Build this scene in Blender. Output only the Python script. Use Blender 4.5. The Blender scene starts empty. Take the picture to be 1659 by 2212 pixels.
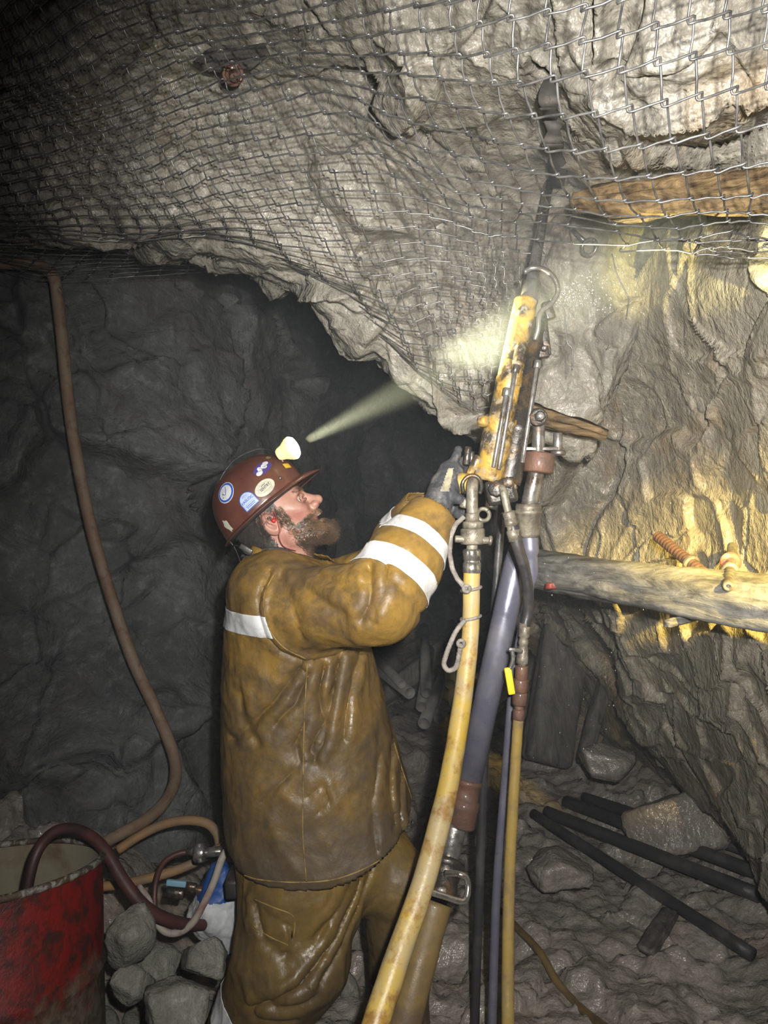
import bpy, bmesh, math, random
import numpy as np
from mathutils import Vector, Matrix, Quaternion, noise
from mathutils.bvhtree import BVHTree

S = bpy.context.scene
C = S.collection
rnd = random.Random(7)
PI = math.pi

# ------------------------------------------------------------------ camera
FPX, CH = 1600.0, 1.55          # focal length in pixels of the 1659x2212 frame, camera height
cam_d = bpy.data.cameras.new('camera'); cam = bpy.data.objects.new('camera', cam_d); C.objects.link(cam)
cam.location = (0, 0, CH); cam.rotation_euler = (PI/2, 0, 0)
cam_d.sensor_fit = 'VERTICAL'; cam_d.sensor_height = 24.0; cam_d.lens = 24.0*FPX/2212.0
cam_d.clip_start = 0.05; cam_d.clip_end = 100
S.camera = cam

def P(px, py, Y):                # the world point seen at a pixel of the photo, Y metres in front of the lens
    return Vector(((px-829.5)/FPX*Y, Y, CH-(py-1106.0)/FPX*Y))

# ------------------------------------------------------------------ world, lights, exposure
S.view_settings.view_transform = 'Standard'; S.view_settings.look = 'None'
S.view_settings.gamma = 1.0; S.view_settings.use_curve_mapping = False
S.view_settings.exposure = 0.0
S.cycles.max_bounces = 4; S.cycles.diffuse_bounces = 2; S.cycles.glossy_bounces = 2
S.cycles.volume_bounces = 0; S.cycles.transmission_bounces = 3; S.cycles.transparent_max_bounces = 6
S.cycles.caustics_reflective = False; S.cycles.caustics_refractive = False
S.cycles.sample_clamp_indirect = 3.0
S.cycles.use_adaptive_sampling = True; S.cycles.adaptive_threshold = 0.04; S.cycles.adaptive_min_samples = 12
w = bpy.data.worlds.new('mine_dark'); S.world = w; w.use_nodes = True
w.node_tree.nodes['Background'].inputs[0].default_value = (0.55, 0.62, 0.70, 1)
w.node_tree.nodes['Background'].inputs[1].default_value = 0.007

def lamp(name, typ, loc, target, energy, color, size=0.02, angle=60, blend=1.0):
    d = bpy.data.lights.new(name, typ); d.energy = energy; d.color = color
    d.shadow_soft_size = size
    if typ == 'SPOT': d.spot_size = math.radians(angle); d.spot_blend = blend
    o = bpy.data.objects.new(name, d); C.objects.link(o); o.location = loc
    if target is not None:
        o.rotation_euler = (Vector(target)-Vector(loc)).to_track_quat('-Z', 'Y').to_euler()
    return o
# the photographer's own cap lamp (just above and right of the phone) and an added fill
CAPL = Vector((0.10, -0.03, 1.70))
lamp('photographer_cap_lamp', 'SPOT', CAPL, P(1150, 650, 2.0), 245, (1.0, 0.96, 0.88), 0.016, 74, 1.0)
lamp('camera_fill', 'SPOT', (0.07, -0.01, 1.64), P(1230, 1330, 2.0), 165, (1.0, 0.975, 0.92), 0.015, 115, 1.0)  # wide fill added near the lens for overall visibility
# the lamp on the miner's helmet
LMP = P(634, 966, 1.86); LAIM = P(1108, 722, 1.755)
lamp('helmet_lamp_beam', 'SPOT', LMP+(LAIM-LMP).normalized()*0.035, LAIM, 800, (1.0, 0.94, 0.55), 0.012, 19, 1.0)
# a second miner's lamp, out of frame on the right
lamp('right_cap_lamp', 'SPOT', (0.85, 0.45, 1.95), P(1650, 1225, 1.95), 900, (1.0, 0.72, 0.17), 0.02, 28, 1.0)
lamp('recess_fill_spot', 'SPOT', (0.90, 0.90, 1.75), P(1400, 580, 2.25), 230, (1.0, 0.88, 0.30), 0.02, 14, 1.0)  # spot added to light the yellow patch in the upper right recess

# ------------------------------------------------------------------ mesh helpers
def tag(o, label=None, cat=None, group=None, kind=None):
    if label: o['label'] = label
    if cat: o['category'] = cat
    if group: o['group'] = group
    if kind: o['kind'] = kind
    return o

def root_offset(p):
    off = Vector((0, 0, 0))
    while p is not None: off += p.location; p = p.parent
    return off

def thing(name, label, cat, loc, group=None):
    o = bpy.data.objects.new(name, None); C.objects.link(o); o.location = loc
    o.empty_display_size = 0.05
    return tag(o, label, cat, group)

def mk(name, vf, mat, parent=None, smooth=True, label=None, origin=None):
    verts, faces = vf
    V = np.array([tuple(v) for v in verts], dtype=float) if not isinstance(verts, np.ndarray) else verts
    if parent is None:
        loc = Vector(origin) if origin is not None else Vector(((V[:,0].min()+V[:,0].max())/2, (V[:,1].min()+V[:,1].max())/2, V[:,2].min()))
        off = loc
    else:
        loc = Vector((0,0,0)); off = root_offset(parent)
    V = V - np.array(off)
    me = bpy.data.meshes.new(name)
    if isinstance(faces, np.ndarray): faces = faces.tolist()
    me.from_pydata(V.tolist(), [], faces)
    me.update()
    if smooth: me.shade_smooth()
    if mat is not None: me.materials.append(mat)
    o = bpy.data.objects.new(name, me); C.objects.link(o); o.location = loc
    if parent is not None: o.parent = parent
    if label: o['label'] = label
    return o

class MB:                        # collects shapes into one mesh
    def __init__(s): s.v = []; s.f = []
    def add(s, vf):
        n = len(s.v); s.v += [Vector(v) for v in vf[0]]; s.f += [tuple(i+n for i in f) for f in (vf[1].tolist() if isinstance(vf[1], np.ndarray) else vf[1])]
        return s
    def out(s): return s.v, s.f

def cr(pts, n):                  # Catmull-Rom resampling of tuples/vectors, n samples per span
    pts = [np.array(tuple(p), dtype=float) for p in pts]
    q = [2*pts[0]-pts[1]] + pts + [2*pts[-1]-pts[-2]]
    out = []
    for i in range(1, len(q)-2):
        p0, p1, p2, p3 = q[i-1], q[i], q[i+1], q[i+2]
        for k in range(n):
            t = k/n
            out.append(0.5*((2*p1)+(-p0+p2)*t+(2*p0-5*p1+4*p2-p3)*t*t+(-p0+3*p1-3*p2+p3)*t**3))
    out.append(pts[-1]); return out

def frames(pts):
    pts = [Vector(p) for p in pts]; T = []
    for i in range(len(pts)):
        a = pts[max(i-1, 0)]; b = pts[min(i+1, len(pts)-1)]
        T.append((b-a).normalized())
    n = T[0].orthogonal().normalized(); N = [n]
    for i in range(1, len(pts)):
        n = (N[-1]-T[i]*N[-1].dot(T[i]))
        n = n.normalized() if n.length > 1e-6 else T[i].orthogonal().normalized()
        N.append(n)
    return pts, T, N

def tube(pts, r, seg=12, cap=True, rf=None):
    pts, T, N = frames(pts); V = []; F = []
    n = len(pts)
    for i in range(n):
        B = T[i].cross(N[i]); ri = r[i] if hasattr(r, '__len__') else r
        for k in range(seg):
            a = 2*PI*k/seg; rr = ri*(rf(i/(n-1), a) if rf else 1)
            V.append(pts[i]+(N[i]*math.cos(a)+B*math.sin(a))*rr)
    for i in range(n-1):
        for k in range(seg):
            k2 = (k+1) % seg
            F.append((i*seg+k, i*seg+k2, (i+1)*seg+k2, (i+1)*seg+k))
    if cap:
        F.append(tuple(range(seg-1, -1, -1))); F.append(tuple((n-1)*seg+k for k in range(seg)))
    return V, F

def hose(ctrl, n=8, seg=14, cap=True, rf=None):   # ctrl: (px, py, Y, width in px)
    c = cr([tuple(P(a, b, Y))+(w_*Y/FPX/2,) for a, b, Y, w_ in ctrl], n)
    return tube([Vector(q[:3]) for q in c], [q[3] for q in c], seg, cap, rf)

def lathe(a, b, prof, seg=20, rot=0.0):           # prof: (fraction along a-b or metres if >.., radius)
    a = Vector(a); b = Vector(b); T = (b-a).normalized(); L = (b-a).length
    N = T.orthogonal().normalized(); B = T.cross(N); V = []; F = []
    for t, r in prof:
        for k in range(seg):
            an = 2*PI*k/seg+rot; V.append(a+T*(t*L)+(N*math.cos(an)+B*math.sin(an))*max(r, 1e-4))
    n = len(prof)
    for i in range(n-1):
        for k in range(seg):
            k2 = (k+1) % seg; F.append((i*seg+k, i*seg+k2, (i+1)*seg+k2, (i+1)*seg+k))
    F.append(tuple(range(seg-1, -1, -1))); F.append(tuple((n-1)*seg+k for k in range(seg)))
    return V, F

def bevcyl(a, b, r, bev=0.12, seg=20, rot=0.0):   # cylinder with rounded-off ends
    L = (Vector(b)-Vector(a)).length; e = min(r*bev/L, 0.3)
    return lathe(a, b, [(0, r*(1-bev)), (e*0.4, r*(1-bev*0.35)), (e, r), (1-e, r), (1-e*0.4, r*(1-bev*0.35)), (1, r*(1-bev))], seg, rot)

def ring(c, axis, R_, r, seg=32, s2=10, a0=0, a1=2*PI):
    axis = Vector(axis).normalized(); N = axis.orthogonal().normalized(); B = axis.cross(N)
    pts = [Vector(c)+(N*math.cos(a0+(a1-a0)*k/seg)+B*math.sin(a0+(a1-a0)*k/seg))*R_ for k in range(seg+1)]
    return tube(pts, r, s2, cap=True)

def box(c, ex, ey, ez, hx, hy, hz, bev=0.15):     # rounded box: centre, three axes, three half sizes
    bm = bmesh.new(); bmesh.ops.create_cube(bm, size=2)
    c = Vector(c); ex = Vector(ex).normalized(); ey = Vector(ey).normalized(); ez = Vector(ez).normalized()
    for v in bm.verts: v.co = Vector((v.co.x*hx, v.co.y*hy, v.co.z*hz))
    bmesh.ops.bevel(bm, geom=bm.edges[:], offset=min(hx, hy, hz)*bev, segments=2, affect='EDGES', profile=0.6)
    V = [c+ex*v.co.x+ey*v.co.y+ez*v.co.z for v in bm.verts]
    bm.verts.index_update(); F = [tuple(v.index for v in f.verts) for f in bm.faces]; bm.free()
    return V, F

# ------------------------------------------------------------------ distance-field modelling (numpy)
def surface_nets(f, lo, hi, h):
    lo = np.array(lo, float); hi = np.array(hi, float)
    n = np.ceil((hi-lo)/h).astype(int)+1
    ax = [lo[i]+h*np.arange(n[i]) for i in range(3)]
    X, Y, Z = np.meshgrid(*ax, indexing='ij')
    D = f(X, Y, Z).astype(np.float32)
    s = D < 0
    cs = n-1
    cnt = np.zeros(cs, np.float32); pos = np.zeros(tuple(cs)+(3,), np.float32)
    def sl(o): return tuple(slice(o[i], o[i]+cs[i]) for i in range(3))
    for axis in range(3):
        oth = [i for i in range(3) if i != axis]
        for a in (0, 1):
            for b in (0, 1):
                o0 = [0, 0, 0]; o0[oth[0]] = a; o0[oth[1]] = b; o1 = list(o0); o1[axis] = 1
                d0 = D[sl(o0)]; d1 = D[sl(o1)]; m = (s[sl(o0)] != s[sl(o1)])
                t = np.where(m, d0/np.where(m, d0-d1, 1), 0)
                cnt += m
                for i in range(3): pos[..., i] += m*(o0[i]+(t if i == axis else 0))
    act = cnt > 0
    idx = -np.ones(cs, int); idx[act] = np.arange(act.sum())
    base = np.stack(np.nonzero(act), -1)
    V = lo+h*(base+pos[act]/cnt[act][:, None])
    Q = []
    for axis in range(3):
        oth = [i for i in range(3) if i != axis]
        o0 = [slice(None)]*3; o1 = [slice(None)]*3
        o0[axis] = slice(0, n[axis]-1); o1[axis] = slice(1, n[axis])
        a0 = s[tuple(o0)]; a1 = s[tuple(o1)]
        for flip in (False, True):
            m = (a0 & ~a1) if not flip else (~a0 & a1)
            e = np.stack(np.nonzero(m), -1)
            ok = (e[:, oth[0]] > 0) & (e[:, oth[1]] > 0) & (e[:, oth[0]] < cs[oth[0]]) & (e[:, oth[1]] < cs[oth[1]])
            e = e[ok]
            def c(da, db):
                k = e.copy(); k[:, oth[0]] += da; k[:, oth[1]] += db
                return idx[k[:, 0], k[:, 1], k[:, 2]]
            q = np.stack([c(-1, -1), c(0, -1), c(0, 0), c(-1, 0)], -1)
            if (axis == 1) != flip: q = q[:, ::-1]
            Q.append(q)
    return V, np.concatenate(Q)

def s_cone(X, Y, Z, a, b, ra, rb):                # tapered capsule
    a = np.array(tuple(a)); b = np.array(tuple(b)); ab = b-a; L2 = max((ab**2).sum(), 1e-12)
    t = np.clip(((X-a[0])*ab[0]+(Y-a[1])*ab[1]+(Z-a[2])*ab[2])/L2, 0, 1)
    return np.sqrt((X-a[0]-t*ab[0])**2+(Y-a[1]-t*ab[1])**2+(Z-a[2]-t*ab[2])**2)-(ra+(rb-ra)*t)
def s_ell(X, Y, Z, c, r, ang=0.0):                # ellipsoid, optional rotation in the X-Z plane
    x, y, z = X-c[0], Y-c[1], Z-c[2]
    if ang: ca, sa = math.cos(ang), math.sin(ang); x, z = x*ca+z*sa, -x*sa+z*ca
    k = np.sqrt((x/r[0])**2+(y/r[1])**2+(z/r[2])**2)
    return (k-1)*min(r)
def smin(a, b, k=0.02):
    h = np.clip(0.5+0.5*(b-a)/k, 0, 1); return b*(1-h)+a*h-k*h*(1-h)
def smax(a, b, k=0.02): return -smin(-a, -b, k)
def poly_dist(X, Z, pts):                         # distance to a polyline in the X-Z plane
    d = None
    for (ax, az), (bx, bz) in zip(pts[:-1], pts[1:]):
        ux, uz = bx-ax, bz-az; L2 = ux*ux+uz*uz+1e-12
        t = np.clip(((X-ax)*ux+(Z-az)*uz)/L2, 0, 1)
        e = np.sqrt((X-ax-t*ux)**2+(Z-az-t*uz)**2); d = e if d is None else np.minimum(d, e)
    return d
def vnormals(V, F):
    a, b, c, d = (V[F[:, i]] for i in range(4)); fn = np.cross(c-a, d-b)
    N = np.zeros_like(V)
    for i in range(4): np.add.at(N, F[:, i], fn)
    return N/np.maximum(np.linalg.norm(N, axis=1, keepdims=True), 1e-12)

# ------------------------------------------------------------------ materials
def new_mat(name):
    m = bpy.data.materials.new(name); m.use_nodes = True; nt = m.node_tree
    return m, nt, nt.nodes['Principled BSDF']
def coords(nt, scale=(1, 1, 1), rot=(0, 0, 0)):
    tc = nt.nodes.new('ShaderNodeTexCoord'); mp = nt.nodes.new('ShaderNodeMapping')
    mp.inputs['Scale'].default_value = scale; mp.inputs['Rotation'].default_value = rot
    nt.links.new(tc.outputs['Object'], mp.inputs['Vector']); return mp.outputs[0]
def nz(nt, vec, scale, detail=4, rough=0.55, dist=0.0):
    n = nt.nodes.new('ShaderNodeTexNoise'); n.inputs['Scale'].default_value = scale
    n.inputs['Detail'].default_value = detail; n.inputs['Roughness'].default_value = rough
    n.inputs['Distortion'].default_value = dist
    nt.links.new(vec, n.inputs['Vector']); return n.outputs['Fac']
def vor(nt, vec, scale, feature='DISTANCE_TO_EDGE'):
    n = nt.nodes.new('ShaderNodeTexVoronoi'); n.feature = feature; n.inputs['Scale'].default_value = scale
    nt.links.new(vec, n.inputs['Vector']); return n.outputs['Distance']
def ramp(nt, fac, stops, interp='LINEAR'):
    r = nt.nodes.new('ShaderNodeValToRGB'); r.color_ramp.interpolation = interp
    while len(r.color_ramp.elements) < len(stops): r.color_ramp.elements.new(0.5)
    for e, (p, c) in zip(r.color_ramp.elements, stops):
        e.position = p; e.color = (c, c, c, 1) if isinstance(c, (int, float)) else tuple(c)+(1,)
    nt.links.new(fac, r.inputs[0]); return r.outputs[0]
def mix(nt, fac, a, b, mode='MIX'):
    m = nt.nodes.new('ShaderNodeMix'); m.data_type = 'RGBA'; m.blend_type = mode
    for sock, v in ((m.inputs[0], fac), (m.inputs[6], a), (m.inputs[7], b)):
        if isinstance(v, (int, float)): sock.default_value = v
        elif isinstance(v, tuple): sock.default_value = v+(1,)
        else: nt.links.new(v, sock)
    return m.outputs[2]
def mth(nt, op, a, b):
    m = nt.nodes.new('ShaderNodeMath'); m.operation = op
    for sock, v in ((m.inputs[0], a), (m.inputs[1], b)):
        if isinstance(v, (int, float)): sock.default_value = v
        else: nt.links.new(v, sock)
    return m.outputs[0]
def bump(nt, h, strength, dist, prev=None):
    b = nt.nodes.new('ShaderNodeBump'); b.inputs['Strength'].default_value = strength; b.inputs['Distance'].default_value = dist
    nt.links.new(h, b.inputs['Height'])
    if prev is not None: nt.links.new(prev, b.inputs['Normal'])
    return b.outputs[0]

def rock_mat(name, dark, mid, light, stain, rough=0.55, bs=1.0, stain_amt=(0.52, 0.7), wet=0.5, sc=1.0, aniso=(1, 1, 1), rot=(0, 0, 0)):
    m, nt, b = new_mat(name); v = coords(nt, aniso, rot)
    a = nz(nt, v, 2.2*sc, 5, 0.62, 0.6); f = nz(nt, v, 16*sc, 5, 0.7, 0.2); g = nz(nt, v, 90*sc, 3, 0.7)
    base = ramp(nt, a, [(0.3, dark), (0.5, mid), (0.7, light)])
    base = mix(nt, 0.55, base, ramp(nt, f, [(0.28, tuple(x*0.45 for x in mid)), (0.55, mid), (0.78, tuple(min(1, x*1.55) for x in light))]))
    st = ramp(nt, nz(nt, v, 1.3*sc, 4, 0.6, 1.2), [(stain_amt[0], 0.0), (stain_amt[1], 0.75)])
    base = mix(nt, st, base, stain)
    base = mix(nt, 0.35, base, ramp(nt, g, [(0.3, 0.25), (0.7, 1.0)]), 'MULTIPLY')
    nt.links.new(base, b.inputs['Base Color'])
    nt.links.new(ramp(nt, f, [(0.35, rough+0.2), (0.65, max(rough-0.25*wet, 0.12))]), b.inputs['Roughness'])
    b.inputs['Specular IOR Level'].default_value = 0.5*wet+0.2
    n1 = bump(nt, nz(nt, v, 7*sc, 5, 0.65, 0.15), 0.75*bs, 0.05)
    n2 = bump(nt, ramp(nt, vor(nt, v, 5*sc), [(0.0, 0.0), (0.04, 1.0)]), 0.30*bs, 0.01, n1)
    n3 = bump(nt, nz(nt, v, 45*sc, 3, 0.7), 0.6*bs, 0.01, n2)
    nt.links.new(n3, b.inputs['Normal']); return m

def simple(name, col, rough=0.5, metal=0.0, col2=None, sc=8, amt=(0.4, 0.62), bs=0.2, bsc=60, bd=0.003, spec=0.5, coat=0.0, col3=None, dist=0.4):
    m, nt, b = new_mat(name); v = coords(nt)
    if col2 is not None:
        c = mix(nt, ramp(nt, nz(nt, v, sc, 7, 0.65, dist), [(amt[0], 0.0), (amt[1], 1.0)]), tuple(col), tuple(col2))
        if col3 is not None: c = mix(nt, ramp(nt, nz(nt, v, sc*3.1, 6, 0.7, 0.2), [(0.52, 0.0), (0.64, 1.0)]), c, tuple(col3))
        nt.links.new(c, b.inputs['Base Color'])
    else: b.inputs['Base Color'].default_value = tuple(col)+(1,)
    b.inputs['Metallic'].default_value = metal; b.inputs['Specular IOR Level'].default_value = spec
    b.inputs['Coat Weight'].default_value = coat; b.inputs['Coat Roughness'].default_value = 0.15
    nt.links.new(ramp(nt, nz(nt, v, sc*2.3, 5, 0.6), [(0.3, min(1, rough+0.18)), (0.7, max(0.05, rough-0.15))]), b.inputs['Roughness'])
    if bs: nt.links.new(bump(nt, nz(nt, v, bsc, 6, 0.65), bs, bd), b.inputs['Normal'])
    return m
# ------------------------------------------------------------------ rock
M = {}
M['roof'] = rock_mat('roof_rock', (0.115, 0.105, 0.088), (0.27, 0.25, 0.21), (0.49, 0.46, 0.40), (0.36, 0.25, 0.13), rough=0.5, sc=1.0, stain_amt=(0.58, 0.74), wet=0.8, bs=0.75)
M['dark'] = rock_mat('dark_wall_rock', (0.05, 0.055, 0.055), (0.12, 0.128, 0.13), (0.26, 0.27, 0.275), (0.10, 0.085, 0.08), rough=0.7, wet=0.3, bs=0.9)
M['right'] = rock_mat('strata_rock', (0.15, 0.135, 0.11), (0.30, 0.27, 0.215), (0.48, 0.44, 0.36), (0.36, 0.24, 0.12), rough=0.45, wet=0.9, sc=1.1, stain_amt=(0.54, 0.70), aniso=(1.4, 1.2, 0.85), rot=(0, 0.5, 0), bs=0.8)
M['muck'] = rock_mat('wet_muck', (0.20, 0.175, 0.155), (0.32, 0.285, 0.255), (0.44, 0.40, 0.365), (0.31, 0.25, 0.20), rough=0.30, wet=1.0, sc=1.0, bs=0.7)
M['rubble'] = rock_mat('rubble_rock', (0.10, 0.10, 0.085), (0.22, 0.22, 0.19), (0.36, 0.36, 0.32), (0.16, 0.14, 0.10), rough=0.7, wet=0.3, sc=2.2, bs=0.5)

def fbm(p, o=5, h=1.0): return noise.fractal(p, h, 2.1, o, noise_basis='PERLIN_ORIGINAL')
def facet(p, sc, k=0.55):
    q = p*sc; d, pt = noise.voronoi(q)
    hv = noise.cell_vector(pt[0]*13.7+Vector((3.1, 7.7, 1.3)))-Vector((0.5, 0.5, 0.5))
    e = d[1]-d[0]
    t = min(1.0, e/0.06); t = t*t*(3-2*t)
    return t*(hv.x*0.6+hv.dot(q-pt[0])*k*2)/sc, e
def rock_disp(p, A):
    big, fac, crk, fine, sc = A
    wv = Vector((fbm(p*2.3, 3), fbm(p*2.3+Vector((9, 2, 5)), 3), fbm(p*2.3+Vector((1, 8, 3)), 3)))*0.09
    q = p+wv
    d = big*fbm(p*0.9*sc+Vector((4.2, 1.1, 7.7)), 3)
    f1, e1 = facet(q, 2.2*sc); f2, e2 = facet(q+Vector((5, 3, 1)), 6.0*sc)
    d += fac*f1*1.0+fac*f2*0.9
    d -= crk*math.exp(-(e1/0.05)**2)+crk*0.5*math.exp(-(e2/0.07)**2)
    d += fine*fbm(q*9*sc, 4, 0.8)+fine*0.35*fbm(q*32*sc, 3, 0.7)
    return d

def smooth_grid(cols, nu, nv):
    """cols: list of columns, each a list of (px, py, Y). Returns nu x nv world points."""
    R = []
    for col in cols:
        c = np.array([tuple(P(*q)) for q in col], float)
        seg = np.r_[0, np.cumsum(np.linalg.norm(np.diff(c, axis=0), axis=1))]
        dens = np.array(cr(c, 16)); s2 = np.linspace(0, len(c)-1, len(dens)); t = np.interp(s2, range(len(c)), np.linspace(0, 1, len(c)))
        R.append(np.stack([np.interp(np.linspace(0, 1, nv), t, dens[:, k]) for k in range(3)], -1))
    R = np.array(R)                                  # ncol, nv, 3
    m = int(math.ceil(nu/(len(cols)-1)))
    out = np.array([np.stack(cr(R[:, j], m)) for j in range(nv)])   # nv, nu', 3
    return out

def sheet_mesh(G, A, mat, name, T=None, flip=False):
    nv, nu, _ = G.shape
    du = np.gradient(G, axis=1); dv = np.gradient(G, axis=0); N = np.cross(du, dv)
    N /= np.maximum(np.linalg.norm(N, axis=2, keepdims=True), 1e-9)
    if flip: N = -N
    V = np.empty_like(G)
    for j in range(nv):
        for i in range(nu):
            p = Vector(G[j, i]); q = T @ p if T is not None else p
            V[j, i] = G[j, i]+N[j, i]*rock_disp(q, A)
    V = V.reshape(-1, 3)
    I = np.arange(nv*nu).reshape(nv, nu)
    F = np.stack([I[:-1, :-1], I[:-1, 1:], I[1:, 1:], I[1:, :-1]], -1).reshape(-1, 4)
    if flip: F = F[:, ::-1]
    o = mk(name, (V, F), mat); o['kind'] = 'structure'
    return o, V, F

# roof: columns left to right; each runs from behind the camera to the lip of the brow and then back into the dark
roof_cols = [
 [(-900, -900, 1.5), (-700, -100, 1.9), (-600, 250, 2.1), (-500, 400, 2.3), (-480, 430, 2.6), (-300, 400, 3.6), (-200, 470, 4.6)],
 [(-500, -1000, 1.3), (-250, -100, 1.8), (-150, 250, 2.0), (-80, 380, 2.15), (-60, 460, 2.35), (0, 450, 2.9), (60, 400, 4.0)],
 [(-150, -1000, 1.2), (60, -100, 1.75), (110, 200, 1.95), (140, 400, 2.05), (150, 490, 2.15), (170, 470, 2.7), (200, 400, 4.0)],
 [(200, -1000, 1.1), (330, -60, 1.7), (370, 200, 1.95), (400, 400, 2.0), (420, 500, 2.1), (430, 500, 2.6), (430, 420, 4.0)],
 [(450, -1000, 1.05), (560, 0, 1.62), (600, 200, 1.95), (610, 430, 1.98), (620, 578, 2.05), (625, 590, 2.5), (600, 540, 4.0)],
 [(700, -1000, 1.0), (740, 0, 1.52), (760, 200, 1.85), (765, 480, 1.98), (770, 705, 2.1), (760, 720, 2.4), (700, 600, 4.0)],
 [(850, -1000, 1.0), (880, 0, 1.45), (890, 200, 1.62), (900, 500, 2.08), (905, 815, 2.17), (890, 830, 2.5), (820, 650, 4.2)],
 [(980, -1000, 0.95), (1020, 0, 1.38), (1030, 200, 1.55), (1030, 500, 2.12), (1030, 890, 2.2), (1015, 900, 2.55), (930, 680, 4.2)],
 [(1100, -1000, 0.95), (1150, 0, 1.33), (1160, 200, 1.5), (1165, 500, 2.18), (1165, 900, 2.28), (1150, 925, 2.6), (1050, 700, 4.2)],
 [(1230, -1000, 0.95), (1290, 0, 1.25), (1290, 250, 1.42), (1290, 500, 2.15), (1290, 900, 2.3), (1280, 935, 2.7), (1200, 720, 4.2)],
 [(1400, -1000, 0.95), (1430, 0, 1.18), (1430, 300, 1.4), (1430, 480, 2.2), (1440, 660, 2.35), (1440, 700, 2.7), (1440, 700, 4.2)],
 [(1650, -1000, 0.95), (1600, 0, 1.15), (1600, 300, 1.4), (1600, 460, 2.1), (1570, 620, 2.3), (1560, 650, 2.7), (1560, 650, 4.2)],
 [(2000, -1000, 0.95), (1850, 0, 1.15), (1850, 300, 1.4), (1850, 450, 2.0), (1800, 560, 2.1), (1800, 600, 2.6), (1800, 600, 4.2)],
 [(2500, -1000, 0.95), (2300, 0, 1.2), (2300, 300, 1.4), (2300, 450, 1.8), (2300, 560, 2.1), (2300, 600, 2.6), (2300, 600, 4.2)],
]
Groof = smooth_grid(roof_cols, 330, 300)
roof_o, Vr, Fr = sheet_mesh(Groof, (0.05, 0.30, 0.012, 0.012, 1.0), M['roof'], 'ceiling')

# right wall: rock above the timber, and the pillar under it; columns left to right
rw_cols = [
 [(1020, 300, 4.4), (1020, 700, 4.4), (1020, 1000, 4.4), (1010, 1180, 4.4), (1100, 1300, 4.5), (1180, 1450, 4.6), (1260, 1620, 4.6), (1450, 1760, 4.6)],
 [(1150, 400, 3.4), (1150, 700, 3.4), (1160, 1000, 3.4), (1165, 1180, 3.5), (1250, 1300, 3.4), (1330, 1450, 3.5), (1390, 1600, 3.5), (1550, 1790, 3.4)],
 [(1170, 420, 2.7), (1160, 700, 2.75), (1168, 1000, 2.9), (1180, 1170, 3.0), (1288, 1290, 2.95), (1365, 1450, 3.0), (1415, 1590, 3.05), (1590, 1830, 2.9)],
 [(1300, 420, 2.5), (1290, 700, 2.5), (1290, 1000, 2.7), (1320, 1180, 2.75), (1370, 1310, 2.7), (1430, 1460, 2.75), (1490, 1620, 2.8), (1630, 1880, 2.7)],
 [(1420, 430, 2.3), (1420, 700, 2.3), (1420, 1000, 2.45), (1450, 1190, 2.5), (1480, 1340, 2.45), (1500, 1480, 2.5), (1565, 1670, 2.5), (1665, 1930, 2.5)],
 [(1560, 420, 2.1), (1540, 650, 2.0), (1550, 950, 2.2), (1580, 1180, 2.25), (1600, 1350, 2.2), (1610, 1500, 2.2), (1640, 1700, 2.25), (1680, 1950, 2.3)],
 [(1700, 400, 1.9), (1680, 600, 1.75), (1680, 900, 1.9), (1700, 1180, 2.0), (1720, 1350, 1.95), (1720, 1500, 1.95), (1760, 1720, 2.0), (1800, 2000, 2.05)],
 [(1950, 300, 1.6), (1950, 600, 1.5), (1950, 900, 1.6), (1950, 1200, 1.65), (1950, 1400, 1.65), (1980, 1600, 1.7), (2000, 1800, 1.75), (2100, 2150, 1.75)],
 [(2500, 0, 1.1), (2500, 500, 1.0), (2500, 900, 1.1), (2500, 1200, 1.15), (2500, 1400, 1.2), (2500, 1700, 1.2), (2600, 2000, 1.25), (2700, 2500, 1.25)],
]
Grw = smooth_grid(rw_cols, 330, 330)
TR = Matrix.Rotation(math.radians(-27), 3, 'Y'); TR = Matrix.Diagonal((1.6, 1.1, 0.72)) @ TR
rw_o, Vw, Fw = sheet_mesh(Grw, (0.05, 0.21, 0.016, 0.0032, 0.8), M['right'], 'wall_right', T=TR)

# left and far walls
lw_cols = [
 [(-1600, 0, 1.3), (-1600, 800, 1.3), (-1600, 1400, 1.3), (-1600, 2300, 1.3)],
 [(-500, 250, 2.3), (-500, 800, 2.4), (-500, 1400, 2.3), (-500, 1900, 2.1)],
 [(-50, 400, 2.9), (-50, 800, 2.9), (-50, 1400, 2.75), (-50, 1900, 2.4)],
 [(200, 400, 3.2), (200, 800, 3.1), (210, 1300, 2.95), (220, 1850, 2.65)],
 [(420, 400, 3.5), (420, 800, 3.4), (430, 1300, 3.2), (450, 1850, 2.95)],
 [(640, 400, 4.6), (650, 800, 4.6), (660, 1300, 4.6), (680, 1700, 4.4)],
 [(820, 400, 7.6), (820, 800, 7.6), (820, 1300, 7.6), (820, 1560, 7.4)],
 [(1100, 400, 8.6), (1100, 800, 8.6), (1100, 1300, 8.6), (1100, 1500, 8.4)],
 [(1600, 400, 8.0), (1600, 800, 8.0), (1600, 1300, 8.0), (1600, 1500, 7.8)],
]
Glw = smooth_grid(lw_cols, 260, 200)
lw_o, Vl, Fl = sheet_mesh(Glw, (0.12, 0.42, 0.012, 0.014, 0.7), M['dark'], 'wall_left')

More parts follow.
